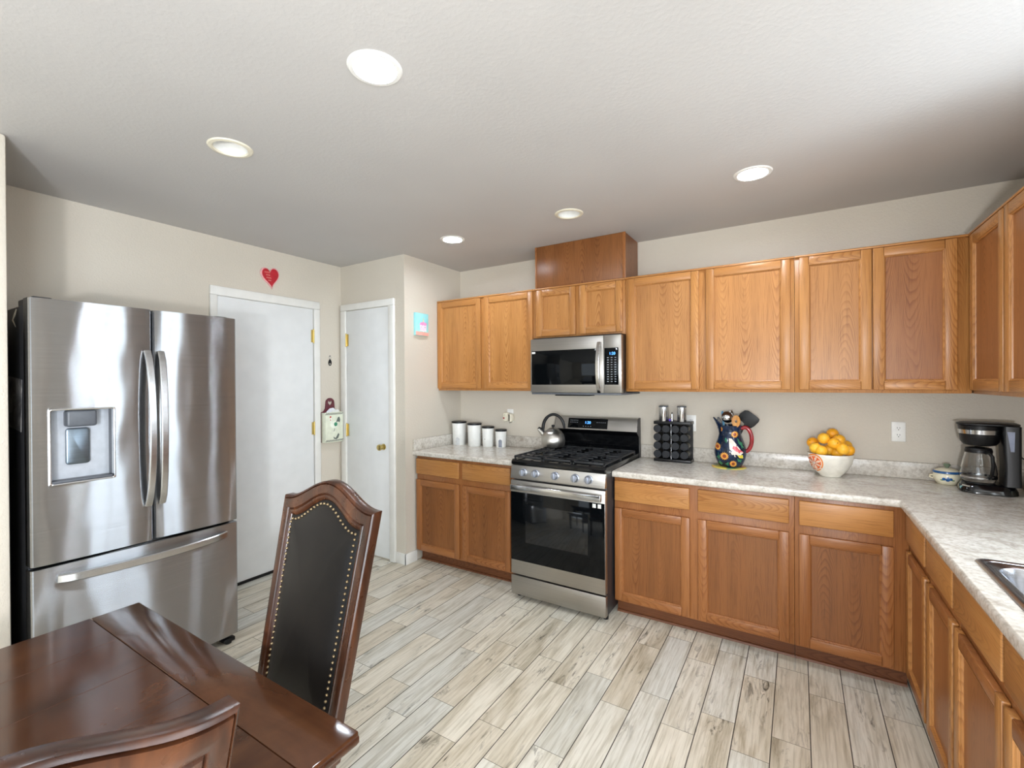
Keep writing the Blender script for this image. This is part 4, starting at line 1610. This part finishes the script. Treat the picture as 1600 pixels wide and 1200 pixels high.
def crown(z, r, k=1.0):
    return [(-0.024 + r * math.cos(2 * PI * i / 40) * k, r * math.sin(2 * PI * i / 40), z) for i in range(40)]
m.loft([crown(0.232, 0.045), crown(0.236, 0.060), crown(0.250, 0.070), crown(0.285, 0.076), crown(0.312, 0.078), crown(0.333, 0.080)])
m.build('brew_basket', black_m, cmk)
m = MB()
m.loft([crown(0.291, 0.0775), crown(0.2912, 0.0792), crown(0.3118, 0.0806), crown(0.312, 0.079)], False, False)
m.build('steel_band', steel_p, cmk)
m = MB()
m.loft([[(p[0], p[1], z) for p in rrect(-0.110 + i_, 0.116 - i_, -0.084 + i_, 0.084 - i_, 0.078, 9)] for z, i_ in ((0.3345, 0.003), (0.337, 0), (0.343, 0.001), (0.348, 0.012))])
m.build('lid', black_m, cmk)
m = MB()
m.prism([(0.074, 0.215), (0.086, 0.215), (0.088, 0.31), (0.062, 0.31)], -0.0716, -0.0702, 'y')
m.build('water_window', plain('smoked_window', (120, 128, 150), 0.2), cmk)
bd = MB()
lo = []
for off in (0.0, 0.0012):
    lp = []
    for a_, z in [(-2.62, 0.008), (-2.30, 0.008), (-2.10, 0.008), (-2.10, 0.036), (-2.30, 0.036), (-2.62, 0.036)]:
        k_ = 1.0 - 0.10 * max(0, (z - 0.02) / 0.02)
        lp.append((-0.030 + (0.0755 * k_ + off) * math.cos(a_), -0.012 + (0.0765 * k_ + off) * math.sin(a_), z))
    lo.append(lp)
bd.loft(lo)
bd.build('badge', steel_p, cmk)
MB().cyl((-0.092, -0.052, 0.020), 0.008, 0.010, 'y').build('switch', plain('teal_switch', (120, 170, 170), 0.3), cmk)
m = MB()
m.tube([(0.113, 0.02, 0.19), (0.135, 0.015, 0.17), (0.150, 0.01, 0.12), (0.142, 0.01, 0.07), (0.138, 0.02, 0.02), (0.14, 0.06, 0.004), (0.15, 0.12, 0.004)], 0.0028, seg=8, up=(0, 1, 0))
m.build('power_cord', black_m, cmk)
cf = thing('carafe', 'empty glass coffee carafe on the hot plate of the coffee maker', 'carafe', (CM[0] - 0.0278, CM[1] + 0.0034, ZT + 0.0488), math.radians(-7))
CP = [(0.050, 0.0), (0.060, 0.004), (0.0665, 0.022), (0.068, 0.048), (0.064, 0.082), (0.056, 0.118), (0.050, 0.144), (0.049, 0.152)]
m = MB()
m.lathe(CP + [(r - 0.0025, max(z, 0.003)) for r, z in reversed(CP[1:])], seg=44)
m.build('glass', clear_m, cf, ang=60)
m = MB()
m.lathe([(0.0505, 0.147), (0.0515, 0.148), (0.0515, 0.160), (0.0495, 0.160)], seg=40, cap0=False, cap1=False)
m.lathe([(0.0510, 0.1605), (0.048, 0.170), (0.020, 0.176), (0.001, 0.177)], seg=36, cap0=True)
m.build('lid', black_m, cf)
m = MB()
m.lathe([(0.0672, 0.020), (0.0682, 0.021), (0.0690, 0.030), (0.0680, 0.031)], seg=44, cap0=False, cap1=False)
m.build('steel_band', steel_p, cf)
m = MB()
m.bar([(0.020, -0.046, 0.152), (0.030, -0.072, 0.154), (0.038, -0.090, 0.138), (0.040, -0.095, 0.09), (0.036, -0.086, 0.045), (0.029, -0.068, 0.030)], 0.016, 0.011, up=(0.9, 0.4, 0), bev=0.003)
m.build('handle', black_m, cf)
SP = [(0.034, 0.0), (0.038, 0.002), (0.050, 0.016), (0.0585, 0.036), (0.0575, 0.052), (0.0535, 0.061)]
s0 = thing('sugar_bowl', 'cream lidded sugar bowl with blue band, beside the glass carafe', 'sugar bowl', (3.386, -0.098, ZT), 0, 'cream sugar bowls with blue bands')
m = MB()
m.lathe(SP + [(0.050, 0.061), (0.048, 0.052), (0.001, 0.006)], seg=40)
TS = math.radians(-101)
for dx, dz_, r_ in ((-0.012, 0.034, 0.008), (0.003, 0.030, 0.009), (0.015, 0.035, 0.0075), (0.004, 0.040, 0.006)):
    decal(m, SP, TS, [(dx + r_ * math.cos(2 * PI * i / 10), dz_ + r_ * math.sin(2 * PI * i / 10)) for i in range(10)], 0.0007, 1)
for dx, dz_ in ((-0.020, 0.028), (0.024, 0.029)):
    decal(m, SP, TS, [(dx + 0.007 * math.cos(2 * PI * i / 8), dz_ + 0.004 * math.sin(2 * PI * i / 8)) for i in range(8)], 0.0006, 2)
m.build('body', [cream_m, blue_m, plain('sage_glaze', (120, 150, 110), 0.25)], s0, ang=50)
m = MB()
m.lathe([(0.0560, 0.0612), (0.0590, 0.064), (0.0585, 0.070), (0.054, 0.0735)], seg=40, mi=1)
m.lathe([(0.0545, 0.0725), (0.050, 0.0755), (0.034, 0.084), (0.015, 0.0885), (0.001, 0.089)], seg=40)
l0 = m.build('lid', [cream_m, blue_m], s0)
MB().lathe([(0.008, 0.0885), (0.008, 0.094), (0.014, 0.098), (0.0155, 0.106), (0.011, 0.111), (0.001, 0.112)], seg=20).build('lid_knob', plain('sage_knob', (110, 126, 104), 0.25), l0)
for x in (-0.061, 0.061):
    m = MB()
    m.tube([(x * 0.93, 0, 0.046), (x * 1.12, 0, 0.044), (x * 1.16, 0, 0.034), (x * 0.92, 0, 0.028)], 0.0045, up=(0, 1, 0))
    m.build('handle', cream_m, s0)
copy_thing(s0, (3.674, -0.324, ZT), 'cream lidded sugar bowl with blue band, in front of the coffee maker tower', 1.2)

# ================================================================== wall ornaments
# heart plaque over the entry door
hp = thing('heart_plaque', 'red heart-shaped plaque hanging above the white entry door', 'wall plaque', (XL, -1.378, 2.225))


def heart(sc, cy, cz, n=40):
    P = []
    for i in range(n):
        t = 2 * PI * i / n
        P.append((cy + sc * 16 * math.sin(t) ** 3, cz + sc * 1.22 * (13 * math.cos(t) - 5 * math.cos(2 * t) - 2 * math.cos(3 * t) - math.cos(4 * t))))
    return P


HA, HZ = -1.384, 2.310
rot = lambda P, a: [(HA + (p[0] - HA) * math.cos(a) - (p[1] - HZ) * math.sin(a), HZ + (p[0] - HA) * math.sin(a) + (p[1] - HZ) * math.cos(a)) for p in P]
m = MB()
m.prism(rot(heart(0.0047, HA, HZ), 0.12), XL + 0.001, XL + 0.012, 'x', bev=0.002)
m.build('plaque_rim', plain('pink_rim_paint', (226, 170, 170), 0.4), hp)
m = MB()
m.prism(rot(heart(0.0041, HA, HZ), 0.12), XL + 0.0121, XL + 0.0145, 'x', bev=0.0008)
m.build('heart_face', plain('red_plaque_paint', (186, 32, 46), 0.35, var=0.08), hp)
m = MB()
for y, z, l in ((-1.412, 2.338, 0.042), (-1.405, 2.318, 0.030), (-1.400, 2.297, 0.036), (-1.393, 2.278, 0.020)):
    m.sweep([(XL + 0.0147, y - l / 2 + l * i / 8, z + (0.0045 if i % 2 else -0.0045)) for i in range(9)], [(-0.0009, -0.0004), (0.0009, -0.0004), (0.0009, 0.0004), (-0.0009, 0.0004)], up=(1, 0, 0))
m.build('script_lines', plain('pale_script_paint', (240, 200, 180), 0.5), hp)

# small black keyring hanging between the doors
kr = thing('keyring', 'small black keyring hanging on the wall between the two white doors', 'keyring', (XL, -0.850, 1.630))
m = MB()
m.cyl((XL + 0.0005, -0.850, 1.716), 0.004, 0.010, 'x', 12)
m.build('nail', greyd_m, kr)
m = MB()
m.tube([(XL + 0.006, -0.850 + 0.011 * math.cos(2 * PI * i / 20), 1.702 + 0.014 * math.sin(2 * PI * i / 20)) for i in range(20)], 0.0012, 6, up=(1, 0, 0), closed=True)
m.build('ring', chrome_m, kr)
m = MB()
n = 30
lo = []
for k, x in ((1.0, 0.002), (1.0, 0.008), (0.5, 0.008), (0.5, 0.002)):
    lp = []
    for i in range(n):
        a = 2 * PI * i / n
        zz = math.sin(a)
        hw = 0.015 if zz < 0.2 else 0.015 - 0.006 * (zz - 0.2) / 0.8
        if k == 1.0:
            lp.append((XL + x, -0.850 + hw * math.cos(a), 1.659 + 0.029 * zz))
        else:
            lp.append((XL + x, -0.850 + 0.008 * math.cos(a), 1.646 + 0.009 * zz))
    lo.append(lp)
m.loft(lo, ring=True)
m.build('fob', black_m, kr)

# wooden letter holder with a painted rooster
lh = thing('letter_holder', 'cream wooden letter holder with a painted rooster, hanging beside the pantry door', 'letter holder', (XL, -0.855, 0.965))
LY0, LY1, LZ0, LZ1 = -0.945, -0.768, 0.966, 1.226
burg = plain('burgundy_paint', (96, 36, 48), 0.45, var=0.1)
paintc = plain('cream_paint', (224, 228, 208), 0.5, var=0.03)
m = MB()
P = [(LY0, LZ0), (LY1, LZ0), (LY1, LZ1), (-0.800, LZ1 + 0.006), (-0.812, LZ1 + 0.03), (-0.813, LZ1 + 0.075)]
P += [(-0.856 + 0.043 * math.cos(math.radians(a)), LZ1 + 0.082 + 0.040 * math.sin(math.radians(a))) for a in range(15, 180, 15)]
P += [(-0.899, LZ1 + 0.07), (-0.902, LZ1 + 0.03), (-0.918, LZ1 + 0.008), (LY0, LZ1)]
m.prism(P, XL + 0.001, XL + 0.012, 'x', bev=0.0015)
bb = m.build('back_board', burg, lh)
cm = MB()
cm.prism(heart(0.00135, -0.856, LZ1 + 0.078, 30), XL - 0.02, XL + 0.03, 'x')
cut(bb, cm)
MB().box(XL + 0.0125, XL + 0.058, LY0, LY0 + 0.010, LZ0, LZ1 - 0.004, bev=0.001).build('side_board', paintc, lh)
MB().box(XL + 0.0125, XL + 0.058, LY1 - 0.010, LY1, LZ0, LZ1 - 0.004, bev=0.001).build('side_board', paintc, lh)
MB().box(XL + 0.0125, XL + 0.058, LY0 + 0.0105, LY1 - 0.0105, LZ0, LZ0 + 0.010).build('bottom_board', paintc, lh)
fb = MB().box(XL + 0.0585, XL + 0.068, LY0, LY1, LZ0, LZ1, bev=0.001).build('front_board', paintc, lh)
m = MB()
for i in range(22):
    for j in range(2):
        if (i + j) % 2 == 0:
            y = LY0 + 0.001 + i * (LY1 - LY0 - 0.002) / 22
            wd = (LY1 - LY0 - 0.002) / 22
            for zb in (LZ1 - 0.022, LZ0 + 0.006):
                m.box(XL + 0.0682, XL + 0.0686, y, y + wd, zb + 0.008 * j, zb + 0.008 * (j + 1))
m.build('checker_border', plain('black_checker_paint', (30, 34, 34), 0.5), fb)


def on_front(m, pts, x, mi):
    m.prism(pts, XL + 0.0682, XL + x, 'x', mi=mi)


m = MB()
C0y, C0z = -0.852, 1.118
on_front(m, [(C0y + 0.036 * math.cos(a) - 0.01, C0z + 0.030 * math.sin(a) * (1.1 if math.sin(a) < 0 else 0.9)) for a in [2 * PI * i / 20 for i in range(20)]], 0.0686, 0)
on_front(m, [(C0y - 0.040, C0z + 0.006), (C0y - 0.050, C0z + 0.048), (C0y - 0.040, C0z + 0.060), (C0y - 0.028, C0z + 0.050), (C0y - 0.018, C0z + 0.015)], 0.0687, 0)
on_front(m, [(C0y + 0.008 + 0.017 * math.cos(a), C0z + 0.002 + 0.018 * math.sin(a)) for a in [2 * PI * i / 16 for i in range(16)]], 0.0690, 1)
on_front(m, [(C0y + 0.012, C0z + 0.020), (C0y + 0.030, C0z + 0.060), (C0y + 0.046, C0z + 0.066), (C0y + 0.054, C0z + 0.040), (C0y + 0.048, C0z + 0.016), (C0y + 0.034, C0z + 0.024)], 0.0688, 2)
on_front(m, [(C0y - 0.052, C0z + 0.058), (C0y - 0.050, C0z + 0.076), (C0y - 0.036, C0z + 0.074), (C0y - 0.038, C0z + 0.060)], 0.0689, 3)
on_front(m, [(C0y - 0.046, C0z + 0.036), (C0y - 0.040, C0z + 0.034), (C0y - 0.042, C0z + 0.048), (C0y - 0.048, C0z + 0.048)], 0.0690, 3)
on_front(m, [(C0y - 0.006, C0z - 0.034), (C0y - 0.002, C0z - 0.034), (C0y - 0.004, C0z - 0.055), (C0y - 0.016, C0z - 0.058), (C0y - 0.016, C0z - 0.055), (C0y - 0.008, C0z - 0.053)], 0.0688, 2)
on_front(m, [(C0y - 0.016, C0z - 0.105), (C0y + 0.006, C0z - 0.118), (C0y + 0.020, C0z - 0.100), (C0y + 0.034, C0z - 0.076), (C0y + 0.044, C0z - 0.090), (C0y + 0.034, C0z - 0.118), (C0y + 0.014, C0z - 0.130), (C0y - 0.010, C0z - 0.124)], 0.0688, 2)
m.build('rooster_painting', [plain('rooster_white', (236, 240, 226), 0.5), plain('rooster_green', (60, 140, 104), 0.5), plain('rooster_grey', (96, 104, 96), 0.5), plain('rooster_red', (190, 60, 60), 0.5)], fb)
m = MB()
m.prism([(-0.905, 0.990), (-0.815, 0.990), (-0.815, 1.245), (-0.835, 1.262), (-0.872, 1.258), (-0.905, 1.232)], XL + 0.026, XL + 0.0275, 'x')
tag(m.build('letter', paper_m), 'pale bluish letter sticking up in the rooster letter holder', 'letter', 'letters in the wall holder')
m = MB()
m.prism([(-0.860, 0.990), (-0.782, 0.990), (-0.782, 1.236), (-0.800, 1.246), (-0.860, 1.238)], XL + 0.036, XL + 0.038, 'x')
tag(m.build('letter', white_m), 'white folded letter in the rooster holder, in front of the bluish one', 'letter', 'letters in the wall holder')

# little canvas with a cake on the short side wall
cv = thing('canvas_picture', 'small turquoise canvas of a pink cake on the wall beside the pantry door', 'picture', (0, -0.545, 1.87))
CY0, CY1, CZ0, CZ1 = -0.624, -0.470, 1.872, 2.060
M = Mat('turquoise_canvas', (150, 226, 230), 0.7)
f = M.noise(M.coord(), 12, 3)
M.col(M.ramp(f, [(0.3, (142, 218, 226)), (0.7, (172, 232, 232))]))
MB().box(0.0008, 0.024, CY0, CY1, CZ0, CZ1, bev=0.002).build('canvas', M.m, cv)
m = MB()
def cvp(pts, x, mi):
    m.prism(pts, 0.0242, x, 'x', mi=mi)
cvp([(CY0 + 0.001, CZ0 + 0.001), (CY1 - 0.001, CZ0 + 0.001), (CY1 - 0.001, CZ0 + 0.030), (CY0 + 0.001, CZ0 + 0.034)], 0.0245, 0)
K = lambda a, b: (CY0 + 0.154 * a, CZ0 + 0.188 * b)
cvp([K(.30, .20), K(.86, .20), K(.84, .235), K(.32, .235)], 0.0246, 1)
cvp([K(.55, .17), K(.64, .17), K(.63, .20), K(.56, .20)], 0.0247, 1)
cvp([K(.34, .24), K(.82, .24), K(.84, .50), K(.32, .50)], 0.0247, 2)
cvp([K(.30, .50), K(.32, .47), K(.42, .49), K(.52, .45), K(.60, .49), K(.70, .46), K(.84, .49), K(.86, .53), K(.80, .585), K(.70, .60), K(.62, .625), K(.50, .60), K(.38, .59)], 0.0250, 3)
cvp([K(.55, .62), K(.63, .62), K(.59, .82)], 0.0249, 4)
for x in (.44, .72):
    cvp([K(x - .055, .405), K(x - .03, .375), K(x + .03, .375), K(x + .055, .405), K(x + .03, .388), K(x - .03, .388)], 0.0251, 5)
m.build('cake_painting', [plain('coral_paint', (246, 172, 160), 0.6), plain('white_paint', (244, 246, 246), 0.6), plain('pale_pink_paint', (244, 218, 236), 0.6), plain('pink_paint', (242, 150, 204), 0.6), plain('yellow_paint', (244, 232, 176), 0.6), plain('lash_paint', (70, 80, 96), 0.6)], cv)

# ================================================================== dining table
TX0, TX1, TY0, TY1, TZ = 0.856, 1.937, -4.42, -2.800, 0.760
tb = thing('dining_table', 'glossy dark brown wooden dining table with a breadboard end', 'table', ((TX0 + TX1) / 2, (TY0 + TY1) / 2, 0))


def tloop(ins, z):
    return [(p[0], p[1], z) for p in rrect(TX0 + ins, TX1 - ins, TY0 + ins, TY1 - ins, 0.005, 3)]


m = MB()
m.loft([tloop(0.060, 0.700), tloop(0.030, 0.700), tloop(0.026, 0.704), tloop(0.024, 0.716), tloop(0.014, 0.724), tloop(0.012, 0.730), tloop(0.003, 0.733), tloop(0.0, 0.738), tloop(0.0, 0.748), tloop(0.003, 0.7535), tloop(0.010, 0.7545)], True, False)
m.build('edge_molding', chair_m, tb)
xs = [TX0 + 0.002, 1.075, 1.290, 1.505, 1.720, TX1 - 0.002]
m = MB()
for a, b in zip(xs, xs[1:]):
    m.box(a + 0.0003, b - 0.0003, TY0 + 0.125, TY1 - 0.1262, 0.735, TZ, bev=0.0007, seg=1)
m.build('tabletop', tbl_m, tb)
for ya, yb in ((TY1 - 0.1245, TY1 - 0.002), (TY0 + 0.002, TY0 + 0.1235)):
    MB().box(TX0 + 0.002, TX1 - 0.002, ya, yb, 0.735, TZ, bev=0.003, seg=2).build('breadboard_end', tble_m, tb)
for x0, x1, y0, y1 in ((TX0 + 0.11, TX1 - 0.11, TY1 - 0.095, TY1 - 0.070), (TX0 + 0.11, TX1 - 0.11, TY0 + 0.070, TY0 + 0.095), (TX0 + 0.070, TX0 + 0.095, TY0 + 0.11, TY1 - 0.11), (TX1 - 0.095, TX1 - 0.070, TY0 + 0.11, TY1 - 0.11)):
    MB().box(x0, x1, y0, y1, 0.610, 0.6995, bev=0.004).build('apron', chair_m, tb)
for x in (TX0 + 0.10, TX1 - 0.10):
    for y in (TY0 + 0.10, TY1 - 0.10):
        m = MB()
        lo = []
        for z, h_ in ((0, 0.020), (0.03, 0.024), (0.06, 0.026), (0.09, 0.021), (0.30, 0.029), (0.50, 0.036), (0.54, 0.030), (0.56, 0.040), (0.60, 0.042), (0.6994, 0.042)):
            lo.append([(p[0], p[1], z) for p in rrect(x - h_, x + h_, y - h_, y + h_, h_ * 0.3, 4)])
        m.loft(lo)
        m.build('leg', chair_m, tb)


# ================================================================== dining chairs
HW = 0.200
ZSH = 1.135          # shoulder height


def topz(x):
    return ZSH + 0.060 * (0.5 + 0.5 * math.cos(PI * min(1.0, abs(x) / 0.185)))


def lean(z):
    return 0.165 + (z - 0.66) * 0.211


def outline(ins_side, ins_top, ins_bot, zb=0.50, nt=29, ns=14):
    P = []
    hw = HW - ins_side
    for i in range(nt):
        t = i / (nt - 1)
        x = hw - 2 * hw * t
        P.append((x, topz(x * (HW - 0.006) / hw if hw else 0) - ins_top))
    z0 = zb + ins_bot
    zt = P[-1][1]
    for i in range(1, ns):
        P.append((-hw, zt + (z0 - zt) * i / ns))
    for i in range(nt):
        P.append((-hw + 2 * hw * i / (nt - 1), z0))
    for i in range(1, ns):
        P.append((hw, z0 + (zt - z0) * i / ns))
    return P


def taper(z):
    return min(1.0, (0.177 + (z - 0.66) * 0.0484) / HW)


def to3(P, d):
    """d: distance in front of the back's front plane; the back narrows towards the seat."""
    return [(x * taper(z), lean(z) - d, z) for x, z in P]


def resample(P, step):
    out = []
    n = len(P)
    acc = 0.0
    for i in range(n):
        a, b = Vector(P[i]), Vector(P[(i + 1) % n])
        L = (b - a).length
        while acc <= L:
            if L > 0:
                out.append(tuple(a.lerp(b, acc / L)))
            acc += step
        acc -= L
    return out


def make_chair(label, loc, rotz, nail_side):
    t = thing('dining_chair', label, 'chair', loc, rotz, 'dining chairs with leather backs')
    SW, TW, BW = 0.047, 0.054, 0.10
    m = MB()
    lo = []
    TH_ = 0.028
    prof = [(0.0, -0.002), (0.02, -0.0002), (0.10, 0.003), (0.13, -0.001), (0.17, 0.004), (0.40, 0.006), (0.60, 0.0035), (0.66, -0.001), (0.72, 0.0025), (0.86, 0.001), (0.96, -0.003), (1.0, -0.008)]
    for s_, d in prof:
        lo.append(to3(outline(SW * s_, TW * s_, BW * s_), d))
    for s_, d in reversed(prof):
        lo.append(to3(outline(SW * s_, TW * s_, BW * s_), -TH_ - d))
    m.loft(lo, ring=True)
    m.build('back_frame', chair_m, t, ang=40)
    # leather pads, front and rear
    for sgn, nm in ((1, 'back_pad'), (-1, 'rear_pad')):
        m = MB()
        inner = outline(SW * 0.98, TW * 0.98, BW * 0.98)
        cz = 0.86
        lo = []
        for k, d in ((1.0, -0.004), (0.97, 0.0), (0.94, 0.0015), (0.88, 0.0050), (0.76, 0.0088), (0.5, 0.0125), (0.3, 0.0145), (0.02, 0.0155)):
            kz = 1 - (1 - k) * (0.425 / 0.60)
            dd = d if sgn > 0 else -TH_ - d
            lo.append(to3([(x * k, cz + (z - cz) * (kz if k > 0.5 else kz * k * 2)) for x, z in inner], dd))
        m.loft(lo, False, True)
        pad = m.build(nm, leather_m, t, ang=60)
        pad['label'] = 'black leather pad'
        if sgn == nail_side:
            spots = resample(outline(SW + 0.0075, TW + 0.0075, BW + 0.0075), 0.01500)
            spots.sort(key=lambda p: -p[1])
            nm_ = None
            rest = MB()
            for i, p in enumerate(spots):
                dd = 0.0028 if sgn > 0 else -TH_ - 0.0028
                c = (p[0] * taper(p[1]), lean(p[1]) - dd, p[1])
                if i >= 100:
                    rest.lathe([(0.0042, 0.0015), (0.0038, -0.0012), (0.0024, -0.0030), (0.0003, -0.0036)], c, 10, 'y')
                    continue
                if nm_ is None:
                    q = MB()
                    q.lathe([(0.0042, 0.0015), (0.0038, -0.0012), (0.0024, -0.0030), (0.0003, -0.0036)], (0, 0, 0), 10, 'y')
                    nm_ = q.build('nailhead', nail_m, pad)
                    nn = nm_
                else:
                    nn = nm_.copy()
                    COL.objects.link(nn)
                    nn.parent = pad
                nn.location = c
                if sgn < 0:
                    nn.rotation_euler = (0, 0, PI)
            if len(rest.bm.verts):
                ro = rest.build('nailhead_row', nail_m, pad)
                ro['kind'] = 'stuff'
            else:
                rest.bm.free()
    # rear legs continue the posts
    for x in (-0.147, 0.147):
        m = MB()
        lo = []
        for z, h_, y in ((0.0, 0.015, 0.225), (0.15, 0.017, 0.180), (0.32, 0.018, 0.156), (0.46, 0.0185, 0.148), (0.540, 0.0150, lean(0.54) + 0.0145)):
            lo.append([(p[0], p[1], z) for p in rrect(x - h_, x + h_, y - h_, y + h_, 0.006, 3)])
        m.loft(lo)
        m.build('leg', chair_m, t)
    for x in (-HW + 0.026, HW - 0.026):
        m = MB()
        lo = []
        for z, h_ in ((0.0, 0.017), (0.04, 0.021), (0.07, 0.016), (0.30, 0.022), (0.40, 0.025), (0.455, 0.025)):
            lo.append([(p[0], p[1], z) for p in rrect(x - h_, x + h_, -0.205 - h_, -0.205 + h_, 0.006, 3)])
        m.loft(lo)
        m.build('leg', chair_m, t)
    sf = MB()
    for x0, x1, y0, y1 in ((-HW + 0.012, HW - 0.012, -0.230, -0.208), (-HW + 0.012, HW - 0.012, 0.106, 0.128), (-HW + 0.012, -HW + 0.034, -0.21, 0.16), (HW - 0.034, HW - 0.012, -0.21, 0.16)):
        sf.box(x0, x1, y0, min(y1, 0.128), 0.398, 0.455, bev=0.003)
    sf.build('seat_frame', chair_m, t)
    m = MB()
    lo = []
    for ins, z in ((0.006, 0.4555), (0.0, 0.462), (0.002, 0.478), (0.014, 0.492), (0.05, 0.500), (0.12, 0.503)):
        lo.append([(p[0], p[1], z) for p in rrect(-HW + 0.008 + ins, HW - 0.008 - ins, -0.236 + ins, 0.118 - ins * 0.5, 0.03, 5)])
    m.loft(lo)
    m.build('seat', leather_m, t, ang=60)
    return t


make_chair('high-backed dining chair with black leather front, at the far end of the table', (1.557, -2.865, 0), 0, 1)
make_chair('high-backed dining chair seen from behind at the long side of the table', (1.905, -3.373, 0), -PI / 2, -1)
